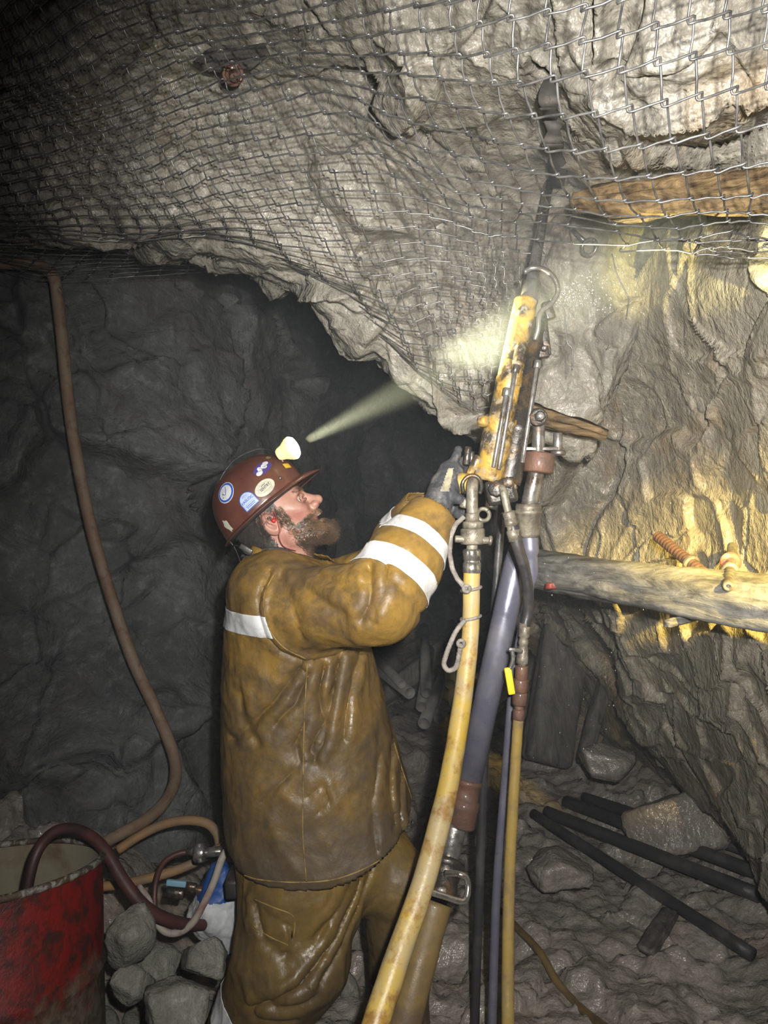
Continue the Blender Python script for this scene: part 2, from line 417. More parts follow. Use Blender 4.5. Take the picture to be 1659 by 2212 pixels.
# floor: cobbly wet muck, heaped against the left wall
def sstep(a, b, x): t = min(1, max(0, (x-a)/(b-a))); return t*t*(3-2*t)
def floor_z(x, y):
    z = 0.06
    z += 0.42*sstep(-0.5, -1.25, x)*sstep(1.7, 2.7, y)
    z += 0.28*sstep(2.7, 4.8, y)*sstep(1.6, -0.2, x)
    z += 0.12*sstep(0.9, 1.5, x)
    z += 0.35*sstep(3.4, 5.0, y)*sstep(0.6, 1.2, x)
    return z
def floor_d(p):
    d1, q1 = noise.voronoi(p*6.5+Vector((fbm(p*5, 2), fbm(p*5+Vector((4, 4, 4)), 2), 0))*0.7)
    d2, q2 = noise.voronoi(p*15)
    s = (1-min(d1[0]*1.25, 1)**2)*0.055*(0.4+1.2*noise.cell(q1[0]*9.1)) + (1-min(d2[0]*1.2, 1)**2)*0.014
    return s+0.05*fbm(p*1.3, 3)+0.012*fbm(p*22, 4, 0.8)
ys = np.concatenate([np.linspace(-0.8, 1.6, 50), np.linspace(1.62, 4.2, 270), np.linspace(4.24, 9.5, 80)])
nx = 380; V = []
for y in ys:
    xw = 1.6+0.30*y
    for i in range(nx):
        x = -xw+2*xw*i/(nx-1); z = floor_z(x, y)
        V.append((x, y, z+floor_d(Vector((x, y, 0)))))
V = np.array(V); I = np.arange(len(V)).reshape(len(ys), nx)
Fm = np.stack([I[:-1, :-1], I[:-1, 1:], I[1:, 1:], I[1:, :-1]], -1).reshape(-1, 4)
fl_o = mk('floor', (V, Fm), M['muck']); fl_o['kind'] = 'structure'
FBVH = BVHTree.FromPolygons([tuple(v) for v in V], Fm.tolist())
def ground(x, y):
    h = FBVH.ray_cast(Vector((x, y, 4)), Vector((0, 0, -1))); return h[0].z if h[0] is not None else floor_z(x, y)
WBVH = BVHTree.FromPolygons(Vl.tolist(), Fl.tolist())
RWBVH = BVHTree.FromPolygons(Vw.tolist(), Fw.tolist())
RBVH = BVHTree.FromPolygons(Vr.tolist(), Fr.tolist())
CAM = Vector((0, 0, CH))
def ray_depth(px, py, trees):    # Y of the first rock met along a pixel's ray
    d = P(px, py, 1.0)-CAM; d.normalize(); best = 99
    for t in trees:
        h = t.ray_cast(CAM+d*0.3, d)
        if h[0] is not None: best = min(best, h[0].y)
    return best

# ------------------------------------------------------------------ chain-link mesh over the roof
net_ctrl = {   # wire column u: list of (v, px, py, Y)
 -22: [(-10, -330, 130, 1.8), (-3, -200, 260, 1.85), (0, -150, 320, 1.87), (6, -40, 440, 1.95), (9, -10, 475, 2.02), (12, -20, 510, 2.2), (16, -60, 540, 2.5), (21, -90, 560, 2.8)],
 -18: [(-10, -150, 60, 1.72), (-3, -40, 220, 1.75), (0, 20, 280, 1.78), (6, 130, 430, 1.88), (9, 175, 485, 1.97), (12, 170, 520, 2.2), (16, 130, 560, 2.5), (21, 90, 600, 2.75)],
 -15: [(-10, -60, 20, 1.68), (-3, 70, 200, 1.72), (0, 130, 260, 1.75), (6, 250, 420, 1.85), (9, 305, 485, 1.95), (12, 300, 520, 2.2), (16, 270, 560, 2.5), (21, 240, 600, 2.75)],
 -12: [(-10, 0, -20, 1.6), (-3, 175, 190, 1.7), (0, 232, 253, 1.72), (4, 320, 355, 1.78), (8, 410, 460, 1.88), (10, 440, 495, 1.97), (13, 440, 520, 2.2), (17, 420, 555, 2.5), (21, 400, 590, 2.75)],
 -9: [(-10, 110, -100, 1.5), (-3, 315, 120, 1.62), (0, 385, 205, 1.66), (4, 455, 315, 1.72), (9, 568, 470, 1.83), (12, 612, 545, 1.93), (15, 635, 575, 2.1), (21, 640, 600, 2.4)],
 -6: [(-10, 290, -160, 1.38), (-5, 400, 30, 1.48), (0, 530, 165, 1.58), (2, 565, 225, 1.62), (6, 650, 370, 1.7), (12, 795, 590, 1.88), (15, 850, 685, 1.96), (18, 890, 765, 2.02), (21, 905, 800, 2.1)],
 -3: [(-10, 470, -200, 1.28), (-5, 575, 0, 1.36), (0, 680, 140, 1.47), (2, 725, 200, 1.52), (6, 845, 380, 1.66), (12, 940, 590, 1.88), (18, 1000, 780, 1.98), (21, 1030, 880, 2.02)],
 0: [(-10, 680, -250, 1.12), (-5, 745, -50, 1.2), (0, 830, 155, 1.32), (2, 890, 260, 1.38), (4, 958, 370, 1.48), (6, 1008, 440, 1.62), (9, 1030, 530, 1.82), (15, 1065, 710, 1.93), (21, 1105, 870, 2.0)],
 4: [(-10, 1000, -350, 1.02), (-5, 1010, -120, 1.06), (0, 1065, 175, 1.14), (2, 1125, 310, 1.22), (4, 1172, 415, 1.38), (5, 1180, 445, 1.5), (7, 1160, 485, 1.66), (9, 1165, 545, 1.85), (14, 1175, 700, 1.93), (21, 1190, 900, 1.9)],
 7: [(-10, 1240, -480, 0.97), (-5, 1255, -190, 1.0), (0, 1268, 160, 1.05), (2, 1310, 322, 1.13), (4, 1350, 432, 1.28), (6, 1400, 490, 1.45), (9, 1440, 535, 1.62), (12, 1465, 565, 1.72), (21, 1480, 760, 1.8)],
 10: [(-10, 1500, -550, 0.95), (-5, 1490, -250, 0.98), (0, 1498, 115, 1.03), (2, 1525, 290, 1.1), (4, 1560, 425, 1.24), (6, 1570, 485, 1.4), (9, 1578, 530, 1.56), (12, 1585, 568, 1.66), (21, 1590, 740, 1.8)],
 13: [(-10, 1790, -600, 0.95), (-5, 1750, -300, 0.97), (0, 1735, 85, 1.02), (2, 1735, 265, 1.08), (4, 1735, 415, 1.22), (6, 1735, 490, 1.36), (9, 1720, 540, 1.52), (12, 1715, 585, 1.6), (21, 1700, 740, 1.8)],
 17: [(-10, 2150, -650, 0.95), (-5, 2100, -330, 0.97), (0, 2050, 40, 1.0), (2, 2040, 225, 1.05), (4, 2020, 400, 1.2), (6, 2000, 490, 1.32), (9, 1960, 540, 1.45), (12, 1940, 590, 1.55), (21, 1900, 740, 1.8)],
}
us = sorted(net_ctrl); VMIN, VMAX = -10, 21
def col_at(u, v):
    c = net_ctrl[u]; vs = [q[0] for q in c]
    i = max(0, min(len(c)-2, sum(1 for q in vs if q <= v)-1))
    p1, p2 = c[i], c[i+1]; p0 = c[i-1] if i > 0 else p1; p3 = c[i+2] if i+2 < len(c) else p2
    t = (v-p1[0])/(p2[0]-p1[0]); out = []
    for k in (1, 2, 3):
        m1 = (p2[k]-p0[k])/max(p2[0]-p0[0], 1e-6)*(p2[0]-p1[0]); m2 = (p3[k]-p1[k])/max(p3[0]-p1[0], 1e-6)*(p2[0]-p1[0])
        h = 2*t**3-3*t*t+1, t**3-2*t*t+t, -2*t**3+3*t*t, t**3-t*t
        out.append(h[0]*p1[k]+h[1]*m1+h[2]*p2[k]+h[3]*m2)
    return out
def net_pt(u, v):
    i = max(0, min(len(us)-2, sum(1 for q in us if q <= u)-1))
    A_ = [us[max(i-1, 0)], us[i], us[i+1], us[min(i+2, len(us)-1)]]
    Q = [col_at(a, v) for a in A_]; t = (u-A_[1])/(A_[2]-A_[1]); L = A_[2]-A_[1]; out = []
    for k in range(3):
        m1 = (Q[2][k]-Q[0][k])/max(A_[2]-A_[0], 1)*L; m2 = (Q[3][k]-Q[1][k])/max(A_[3]-A_[1], 1)*L
        out.append((2*t**3-3*t*t+1)*Q[1][k]+(t**3-2*t*t+t)*m1+(-2*t**3+3*t*t)*Q[2][k]+(t**3-t*t)*m2)
    px, py, Y = out
    jx = noise.noise(Vector((u*0.37, v*0.37, 1.5)))*9+noise.noise(Vector((u*1.1, v*1.1, 5.5)))*4
    jy = noise.noise(Vector((u*0.37, v*0.37, 8.5)))*9+noise.noise(Vector((u*1.1, v*1.1, 2.5)))*4
    if u > 3 and v > 4:
        kk = min(1, (v-4)/3); jx += kk*noise.noise(Vector((u*2.3, v*2.3, 4.1)))*34; jy += kk*noise.noise(Vector((u*2.7, v*1.9, 9.1)))*24
    px += jx; py += jy; Y += noise.noise(Vector((u*0.3, v*0.3, 3.3)))*0.02
    return P(px, py, Y)
def vmax(u):
    if u <= -12: return 21
    if u <= 1: return 21
    if u <= 5: return [17, 14, 9, 8][u-2]
    return 9 if u < 8 else 11 + (1 if u % 3 == 0 else 0)
nodes = {}
for u in range(-22, 18):
    for v in range(VMIN, VMAX+1):
        p = net_pt(u, v)
        d = (p-CAM); dist = d.length; d.normalize()
        if v <= 12 or u > -7:
            h = RBVH.ray_cast(CAM+d*0.3, d)
            if h[0] is not None:
                hd = (h[0]-CAM).length
                if hd-0.035 < dist: p = CAM+d*(hd-0.035)
        nodes[u, v] = p
def nnorm(u, v):
    a = nodes.get((u-1, v), nodes[u, v])-nodes.get((u+1, v), nodes[u, v]); b = nodes.get((u, v-1), nodes[u, v])-nodes.get((u, v+1), nodes[u, v])
    n = a.cross(b); n.normalize()
    return n if n.dot(CAM-nodes[u, v]) > 0 else -n
m, nt, b = new_mat('galvanised_wire'); v_ = coords(nt)
nt.links.new(ramp(nt, nz(nt, v_, 30, 4), [(0.35, (0.10, 0.10, 0.105)), (0.65, (0.27, 0.265, 0.26))]), b.inputs['Base Color'])
b.inputs['Metallic'].default_value = 0.65; b.inputs['Roughness'].default_value = 0.38; M['wire'] = m
net = MB(); WR = 0.0019
def net_wire(seq):
    pts = []
    for i, (u, v, side) in enumerate(seq):
        p = nodes[u, v]; n = nnorm(u, v)
        pr = nodes[seq[i-1][0], seq[i-1][1]] if i else p; nx_ = nodes[seq[i+1][0], seq[i+1][1]] if i+1 < len(seq) else p
        out = (p-(pr+nx_)/2); out = out.normalized() if out.length > 1e-5 else n
        q = p+out*0.0045
        e1 = (pr-p); e2 = (nx_-p)
        if i: pts.append(q+e1.normalized()*0.007+n*0.0028*side); pts.append(q+n*0.0025*side*0.2+out*0.001)
        else: pts.append(q)
        if i+1 < len(seq):
            pts.append(q+e2.normalized()*0.007-n*0.0028*side)
            L = e2.length; mid = (p+nodes[seq[i+1][0], seq[i+1][1]])/2
            pts.append(mid+Vector((0, 0, -1))*0.02*L)
    net.add(tube(cr(pts, 2), WR, 6, True))
for k in range(VMIN-17, VMAX+23):       # staircase wires: each hooks its neighbours at the corners
    seq = []
    for u in range(-22, 18):
        a, c = (u, u+k), (u+1, u+k)
        for j, q in enumerate((a, c)):
            ok = q in nodes and q[1] <= vmax(q[0])
            if ok: seq.append((q[0], q[1], 1 if j else -1))
            else:
                if len(seq) > 2: net_wire(seq)
                seq = []
    if len(seq) > 2: net_wire(seq)
tag(mk('chain_link_mesh', net.out(), M['wire']), 'galvanised chain-link roof mesh sagging below the rock above the miner', 'wire mesh')
# ------------------------------------------------------------------ materials for the gear
M['worn_yellow'] = simple('worn_yellow_paint', (0.48, 0.29, 0.05), 0.38, 0.0, (0.05, 0.04, 0.03), 18, (0.40, 0.56), 0.5, 70, 0.004, coat=0.35, col3=(0.30, 0.26, 0.2))
M['oily'] = simple('oily_steel', (0.055, 0.05, 0.045), 0.28, 0.5, (0.16, 0.10, 0.05), 26, (0.5, 0.65), 0.6, 60, 0.004, coat=0.5)
M['steel'] = simple('wet_grey_steel', (0.30, 0.29, 0.28), 0.30, 0.7, (0.13, 0.10, 0.08), 20, (0.45, 0.65), 0.4, 80, 0.002, coat=0.3)
M['chrome'] = simple('bright_ferrule', (0.62, 0.60, 0.56), 0.22, 0.9, (0.35, 0.30, 0.2), 30, (0.5, 0.7), 0.1)
M['blue_pipe'] = simple('blue_grey_pipe', (0.17, 0.17, 0.23), 0.33, 0.45, (0.27, 0.265, 0.30), 9, (0.45, 0.7), 0.15, 50, 0.002, coat=0.3)
M['rust'] = simple('rusty_iron', (0.15, 0.075, 0.05), 0.6, 0.2, (0.10, 0.06, 0.045), 25, (0.4, 0.6), 0.6, 70, 0.004, coat=0.25)
M['muddy_metal'] = simple('muddy_metal', (0.26, 0.235, 0.18), 0.42, 0.3, (0.12, 0.10, 0.08), 28, (0.42, 0.6), 0.7, 90, 0.003, coat=0.3)
M['yellow_hose'] = simple('muddy_yellow_hose', (0.52, 0.345, 0.03), 0.42, 0.0, (0.42, 0.33, 0.18), 5, (0.42, 0.60), 0.4, 90, 0.002, col3=(0.28, 0.15, 0.04))
M['thin_yellow'] = simple('muddy_thin_yellow_hose', (0.34, 0.235, 0.07), 0.36, 0.0, (0.22, 0.16, 0.085), 14, (0.45, 0.62), 0.3, 90, 0.002, coat=0.3)
M['brown_tube'] = simple('muddy_brown_tube', (0.20, 0.135, 0.05), 0.45, 0.0, (0.12, 0.08, 0.045), 9, (0.42, 0.62), 0.4, 60, 0.003, coat=0.2)
M['black_rubber'] = simple('black_rubber', (0.028, 0.026, 0.028), 0.36, 0.0, (0.06, 0.052, 0.048), 20, (0.45, 0.65), 0.4, 120, 0.001, coat=0.15)
M['red_brown_hose'] = simple('red_brown_hose', (0.085, 0.028, 0.025), 0.5, 0.0, (0.035, 0.018, 0.018), 9, (0.4, 0.6), 0.3, 60, 0.002)
M['wall_hose'] = simple('muddy_wall_pipe', (0.22, 0.14, 0.09), 0.65, 0.0, (0.27, 0.20, 0.145), 8, (0.4, 0.65), 0.5, 50, 0.003, col3=(0.16, 0.09, 0.06))
M['cable'] = simple('muddy_cable', (0.34, 0.31, 0.28), 0.6, 0.1, (0.18, 0.16, 0.14), 40, (0.4, 0.6), 0.9, 260, 0.003)
M['pale_hose'] = simple('pale_muddy_hose', (0.34, 0.31, 0.27), 0.6, 0.0, (0.22, 0.10, 0.09), 12, (0.5, 0.65), 0.4)
M['orange_hose'] = simple('muddy_orange_hose', (0.34, 0.19, 0.08), 0.65, 0.0, (0.18, 0.14, 0.09), 10, (0.4, 0.65), 0.4)
M['yellow_grip'] = simple('yellow_grip', (0.80, 0.62, 0.03), 0.4, 0.0, (0.10, 0.07, 0.02), 60, (0.62, 0.66), 0.1)
M['muddy_pipe'] = simple('black_muddy_pipe', (0.035, 0.034, 0.038), 0.42, 0.0, (0.11, 0.10, 0.095), 6, (0.5, 0.72), 0.5, 60, 0.004)
M['pvc'] = simple('dusty_pvc', (0.26, 0.25, 0.235), 0.6, 0.0, (0.14, 0.13, 0.12), 9, (0.4, 0.65), 0.2)
M['red_plastic'] = simple('red_paint', (0.42, 0.08, 0.06), 0.5, 0.0, (0.45, 0.36, 0.26), 30, (0.5, 0.62), 0.3)
M['bright_white'] = simple('white_plastic', (0.55, 0.57, 0.6), 0.5, 0.0, (0.35, 0.35, 0.36), 14, (0.5, 0.7), 0.3, 30, 0.006)
M['blue'] = simple('blue_plastic', (0.02, 0.08, 0.30), 0.5)
M['pale_blue'] = simple('pale_blue_grip', (0.22, 0.42, 0.55), 0.5)

def wood_mat(name, c1, c2, ax=(1, 1, 1), sc=1.0, wet=0.3):
    m, nt, b = new_mat(name); v = coords(nt, ax)
    a = nz(nt, v, 9*sc, 7, 0.68, 0.7); g = nz(nt, coords(nt), 40, 4, 0.6)
    c = mix(nt, ramp(nt, a, [(0.36, 0.0), (0.62, 1.0)]), c1, c2); c = mix(nt, 0.4, c, ramp(nt, g, [(0.3, 0.3), (0.7, 1.0)]), 'MULTIPLY')
    nt.links.new(c, b.inputs['Base Color']); b.inputs['Roughness'].default_value = 0.55
    nt.links.new(bump(nt, a, 0.9, 0.012), b.inputs['Normal']); return m
M['beam_wood'] = wood_mat('grey_wet_timber', (0.13, 0.125, 0.115), (0.50, 0.48, 0.43), (0.45, 0.45, 2.6), 1.2)
M['brown_wood'] = wood_mat('brown_split_timber', (0.07, 0.042, 0.02), (0.30, 0.20, 0.09), (0.35, 1.6, 2.8), 2.0)
M['dark_wood'] = wood_mat('old_dark_timber', (0.06, 0.055, 0.05), (0.17, 0.155, 0.14), (2.0, 2.0, 0.3), 1.0)

def px2(px, py, Y=1.75): return P(px, py, Y)
def w2r(w_, Y): return w_*Y/FPX/2

def G(px, py, lift=0.0):         # the point of the floor seen at a pixel
    d = (P(px, py, 1.0)-CAM).normalized(); h = FBVH.ray_cast(CAM, d)
    p = h[0] if h[0] is not None else P(px, py, 2.4)
    return Vector((p.x, p.y, p.z+lift))
def bumpy(amp, sc=30):           # radius wobble for hand-worn tubes
    return lambda t, a: 1+amp*noise.noise(Vector((t*sc, math.cos(a)*1.3, math.sin(a)*1.3)))

# ------------------------------------------------------------------ the drill
D = thing('rock_drill', 'muddy yellow and black rock drill pointing up into the roof rock', 'drill', P(1060, 1060, 1.75))
b = MB()
b.add(lathe(px2(1054, 1040), px2(1137, 645), [(0, 0.024), (0.0, 0.033), (0.01, 0.036), (0.30, 0.036), (0.325, 0.040), (0.345, 0.039), (0.35, 0.030), (0.52, 0.0295), (0.53, 0.0315), (0.56, 0.0315), (0.57, 0.0295), (0.985, 0.0275), (1.0, 0.025), (1.0, 0.016)], 28))
mk('cylinder', b.out(), M['worn_yellow'], D, label='worn yellow cylinder')
b = MB()
b.add(lathe(px2(1096, 1045, 1.765), px2(1162, 690, 1.775), [(0, 0.02), (0, 0.030), (0.03, 0.032), (0.30, 0.030), (0.31, 0.033), (0.36, 0.033), (0.37, 0.028), (0.97, 0.025), (1.0, 0.018)], 26))
mk('feed_cylinder', b.out(), M['oily'], D, label='black oily cylinder')
for (a0, a1, dy) in (((1077, 1015), (1113, 800), -0.040), ((1066, 1010), (1094, 850), -0.041), ((1128, 1000), (1160, 790), -0.018)):
    b = MB(); b.add(bevcyl(px2(*a0, 1.75+dy), px2(*a1, 1.75+dy), 0.0055, 0.3, 10))
    b.add(bevcyl(px2(a1[0]-1, a1[1]+6, 1.75+dy), px2(a1[0]+2, a1[1]-12, 1.75+dy), 0.010, 0.2, 6))
    mk('tie_bolt', b.out(), M['steel'], D)
b = MB(); b.add(tube(cr([px2(1112, 832, 1.722), px2(1117, 795, 1.718), px2(1123, 758, 1.722), px2(1126, 742, 1.735)], 6), [0.011]*6+[0.013]*6+[0.013]*6+[0.008], 14))
mk('lug', b.out(), M['worn_yellow'], D)
b = MB()
b.add(box(px2(1080, 1062, 1.75), (1, 0, 0.2), (0, 1, 0), (-0.2, 0, 1), 0.036, 0.032, 0.030, 0.35))
b.add(bevcyl(px2(1072, 1055, 1.70), px2(1076, 1060, 1.76), 0.020, 0.2, 8)); b.add(bevcyl(px2(1098, 1042, 1.705), px2(1098, 1042, 1.75), 0.014, 0.2, 6))
b.add(bevcyl(px2(1109, 1052, 1.72), px2(1109, 1052, 1.76), 0.010, 0.2, 6)); b.add(bevcyl(px2(1060, 1100, 1.75), px2(1066, 1075, 1.75), 0.016, 0.2, 10))
mk('backhead', b.out(), M['oily'], D, label='greasy backhead block')
b = MB()   # throttle swivel on the left with its clamp and elbow
b.add(lathe(px2(980, 1042, 1.745), px2(1034, 1048, 1.735), [(0, 0.012), (0.04, 0.021), (0.12, 0.025), (0.3, 0.0262), (0.55, 0.024), (0.6, 0.020), (1, 0.02)], 26))
mk('throttle_knob', b.out(), M['worn_yellow'], D, label='muddy cream throttle knob')
b = MB(); b.add(tube(cr([px2(1001, 1064, 1.705), px2(999, 1045, 1.70), px2(1008, 1031, 1.70), px2(1022, 1027, 1.70), px2(1035, 1034, 1.70), px2(1040, 1052, 1.705), px2(1036, 1066, 1.71)], 6), 0.0048, 10))
mk('clamp', b.out(), M['oily'], D, label='black U-shaped clamp')
b = MB(); b.add(tube(cr([px2(1024, 1046, 1.735), px2(1021, 1043, 1.70), px2(1020, 1055, 1.69), px2(1020, 1090, 1.69), px2(1020, 1128, 1.69)], 6), 0.0135, 16))
b.add(bevcyl(px2(1020, 1108, 1.69), px2(1020, 1127, 1.69), 0.0165, 0.15, 16))
mk('elbow_pipe', b.out(), M['muddy_metal'], D)
b = MB(); b.add(ring(px2(1044, 1112, 1.71), (0.3, 1, 0.2), 0.014, 0.005)); b.add(bevcyl(px2(1002, 1098, 1.72), px2(1006, 1078, 1.72), 0.012, 0.3, 12))
mk('shackle', b.out(), M['muddy_metal'], D)
b = MB(); b.add(bevcyl(px2(1022, 1015, 1.745), px2(1035, 985, 1.745), 0.0125, 0.3, 14)); b.add(bevcyl(px2(1014, 1026, 1.74), px2(1022, 1006, 1.745), 0.009, 0.3, 10))
mk('lug', b.out(), M['worn_yellow'], D)
mk('lug', bevcyl(px2(1035, 910, 1.735), px2(1053, 910, 1.72), 0.014, 0.3, 14), M['worn_yellow'], D)
b = MB(); b.add(bevcyl(px2(1007, 1005, 1.755), px2(1012, 965, 1.755), 0.009, 0.3, 12)); b.add(bevcyl(px2(1018, 1000, 1.752), px2(1019, 975, 1.752), 0.007, 0.3, 12))
mk('control_lever', b.out(), M['oily'], D)
b = MB(); b.add(tube(cr([px2(1080, 1050, 1.71), px2(1087, 1060, 1.695), px2(1091, 1078, 1.69), px2(1098, 1108, 1.69)], 6), 0.009, 12))
b.add(bevcyl(px2(1097, 1105, 1.69), px2(1103, 1126, 1.69), 0.0155, 0.2, 6))
mk('water_swivel', b.out(), M['muddy_metal'], D)
# drill steel, its retainer and the bracket at the front head
b = MB(); b.add(tube([px2(1137, 660, 1.76), px2(1150, 600, 1.79), px2(1168, 500, 1.86), px2(1178, 440, 1.92), px2(1186, 395, 1.96)], [0.017, 0.015, 0.0125, 0.0125, 0.0125], 6))
b.add(bevcyl(px2(1142, 655, 1.76), px2(1150, 612, 1.785), 0.022, 0.2, 14))
mk('drill_steel', b.out(), M['steel'], D, label='grey hexagonal drill steel')
b = MB(); b.add(tube(cr([px2(1132, 588, 1.76), px2(1150, 579, 1.76), px2(1176, 582, 1.75), px2(1198, 602, 1.74), px2(1205, 630, 1.74), px2(1192, 654, 1.74), px2(1170, 672, 1.735), px2(1164, 690, 1.73), px2(1162, 712, 1.73), px2(1155, 735, 1.735)], 6), 0.0062, 10))
mk('steel_retainer', b.out(), M['steel'], D, label='curved pale retainer hook')
b = MB(); b.add(box(px2(1184, 672, 1.765), (1, 0, 0.3), (0, 1, 0), (-0.3, 0, 1), 0.012, 0.012, 0.022, 0.4)); b.add(box(px2(1177, 728, 1.765), (1, 0, 0.12), (0, 1, 0), (-0.12, 0, 1), 0.009, 0.010, 0.045, 0.3))
b.add(box(px2(1170, 762, 1.765), (1, 0, 0.1), (0, 1, 0), (-0.1, 0, 1), 0.016, 0.012, 0.014, 0.3)); b.add(bevcyl(px2(1176, 752, 1.735), px2(1176, 752, 1.77), 0.008, 0.2, 6))
mk('bracket', b.out(), M['oily'], D)
# pivot for the leg on the right, telescoping rod below it
b = MB(); b.add(bevcyl(px2(1163, 901, 1.715), px2(1163, 901, 1.80), 0.021, 0.15, 24)); b.add(bevcyl(px2(1167, 899, 1.70), px2(1167, 899, 1.73), 0.0135, 0.2, 6)); b.add(box(px2(1145, 904, 1.765), (1, 0, 0), (0, 1, 0), (0, 0, 1), 0.022, 0.018, 0.022, 0.3))
mk('pivot_bolt', b.out(), M['oily'], D, label='large pivot bolt with domed nut')
b = MB(); b.add(bevcyl(px2(1163, 918, 1.755), px2(1162, 985, 1.76), 0.0155, 0.1, 18)); b.add(box(px2(1160, 970, 1.76), (1, 0, 0), (0, 1, 0), (0, 0, 1), 0.048, 0.014, 0.004, 0.3))
b.add(bevcyl(px2(1205, 935, 1.77), px2(1205, 976, 1.77), 0.011, 0.2, 12)); b.add(bevcyl(px2(1206, 973, 1.77), px2(1206, 984, 1.77), 0.018, 0.2, 16))
mk('pivot_arm', b.out(), M['steel'], D)
b = MB(); b.add(bevcyl(px2(1166, 978, 1.77), px2(1161, 1022, 1.77), 0.037, 0.12, 26)); mk('collar', b.out(), M['rust'], D, label='wet rust-red collar')
b = MB(); b.add(bevcyl(px2(1158, 1020, 1.775), px2(1141, 1096, 1.785), 0.0195, 0.1, 20)); mk('upper_rod', b.out(), M['steel'], D)
b = MB(); b.add(lathe(px2(1141, 1088, 1.785), px2(1141, 1160, 1.79), [(0, 0.02), (0, 0.029), (0.1, 0.032), (0.18, 0.031), (0.2, 0.0335), (0.28, 0.0335), (0.30, 0.031), (0.9, 0.028), (1, 0.025), (1, 0.015)], 12))
mk('coupling', b.out(), M['muddy_metal'], D, label='mud-caked cream coupling')
b = MB(); b.add(tube(cr([px2(1143, 1156, 1.79), px2(1146, 1200, 1.79), px2(1146, 1260, 1.80), px2(1124, 1380, 1.82), px2(1108, 1480, 1.83), px2(1090, 1700, 1.84), px2(1074, 1900, 1.84), px2(1066, 2100, 1.84), px2(1058, 2420, 1.84)], 6), [0.021]*6+[0.017]*6+[0.011]*37, 14))
mk('lower_rod', b.out(), M['blue_pipe'], D, label='thin silvery rod behind the hoses')

# ------------------------------------------------------------------ the leg of the drill
L_ = thing('drill_leg', 'telescoping blue-grey drill leg leaning down to a muddy brown foot tube', 'drill leg', P(775, 2540, 1.55))
b = MB(); b.add(lathe(P(1126, 1168, 1.88), P(1012, 1690, 1.80), [(0, 0.008), (0, 0.02), (0.02, 0.026), (0.1, 0.0315), (1, 0.0315)], 32)); mk('cylinder', b.out(), M['blue_pipe'], L_, label='smooth blue-grey cylinder')
b = MB(); b.add(lathe(P(1012, 1684, 1.80), P(994, 1788, 1.78), [(0, 0.031), (0.02, 0.035), (0.10, 0.035), (0.12, 0.032), (0.42, 0.032), (0.44, 0.036), (0.62, 0.036), (0.64, 0.0345), (0.96, 0.0345), (1, 0.031)], 28)); mk('collar', b.out(), M['rust'], L_, label='rust-caked collar')
b = MB(); b.add(lathe(P(984, 1780, 1.78), P(964, 1868, 1.76), [(0, 0.027), (0.1, 0.0285), (0.6, 0.0275), (0.9, 0.026), (1, 0.03)], 28)); mk('piston_rod', b.out(), M['steel'], L_)
b = MB(); b.add(lathe(P(966, 1862, 1.76), P(950, 1945, 1.70), [(0, 0.028), (0.03, 0.043), (0.16, 0.046), (0.2, 0.040), (0.5, 0.034), (0.8, 0.038), (1, 0.036)], 28)); mk('clamp', b.out(), M['oily'], L_)
b = MB(); b.add(tube(cr([P(962, 1886, 1.70), P(990, 1888, 1.68), P(1006, 1895, 1.68), P(1011, 1912, 1.68), P(1009, 1935, 1.67), P(997, 1947, 1.66), P(960, 1936, 1.65), P(915, 1922, 1.64)], 6), 0.0072, 12)); mk('handle', b.out(), M['chrome'], L_, label='bright steel bail handle')
b = MB(); b.add(tube(cr([P(942, 1948, 1.69), P(912, 2060, 1.65), P(872, 2210, 1.60), P(820, 2400, 1.56), P(788, 2520, 1.55)], 10), 0.0365, 24, rf=bumpy(0.03, 9))); mk('foot_tube', b.out(), M['brown_tube'], L_, label='mud-brown foot tube')

# ------------------------------------------------------------------ big yellow air hose
A_ = thing('air_hose', 'thick yellow air hose hanging from the drill across the miner\'s leg', 'hose', P(800, 2330, 1.25))
b = MB(); b.add(hose([(1019, 1228, 1.69, 36), (1018, 1290, 1.69, 37), (1016, 1370, 1.69, 37), (1006, 1460, 1.67, 40), (992, 1560, 1.63, 42), (972, 1680, 1.58, 45), (944, 1800, 1.52, 48), (909, 1925, 1.46, 51), (868, 2040, 1.41, 54), (838, 2130, 1.37, 57), (805, 2230, 1.33, 60), (770, 2350, 1.30, 62), (700, 2560, 1.40, 62)], 10, 22, rf=bumpy(0.05, 26)))
mk('hose_body', b.out(), M['yellow_hose'], A_)
b = MB(); b.add(lathe(P(1019, 1186, 1.69), P(1019, 1238, 1.69), [(0, 0.016), (0, 0.0185), (0.08, 0.0205), (0.42, 0.0205), (0.44, 0.0188), (0.54, 0.0188), (0.56, 0.0205), (0.96, 0.0205), (1, 0.019)], 26)); mk('ferrule', b.out(), M['chrome'], A_, label='shiny silver ferrule with gold band')
b = MB(); b.add(bevcyl(P(1020, 1126, 1.69), P(1020, 1142, 1.69), 0.0255, 0.15, 6)); b.add(bevcyl(P(1020, 1141, 1.69), P(1021, 1176, 1.69), 0.0285, 0.12, 12)); b.add(bevcyl(P(982, 1164, 1.68), P(1062, 1168, 1.68), 0.0085, 0.3, 12)); b.add(bevcyl(P(1055, 1167, 1.68), P(1063, 1168, 1.68), 0.012, 0.3, 12)); b.add(bevcyl(P(1020, 1174, 1.69), P(1019, 1190, 1.69), 0.013, 0.1, 16))
mk('claw_coupling', b.out(), M['muddy_metal'], A_, label='muddy grey winged coupling')

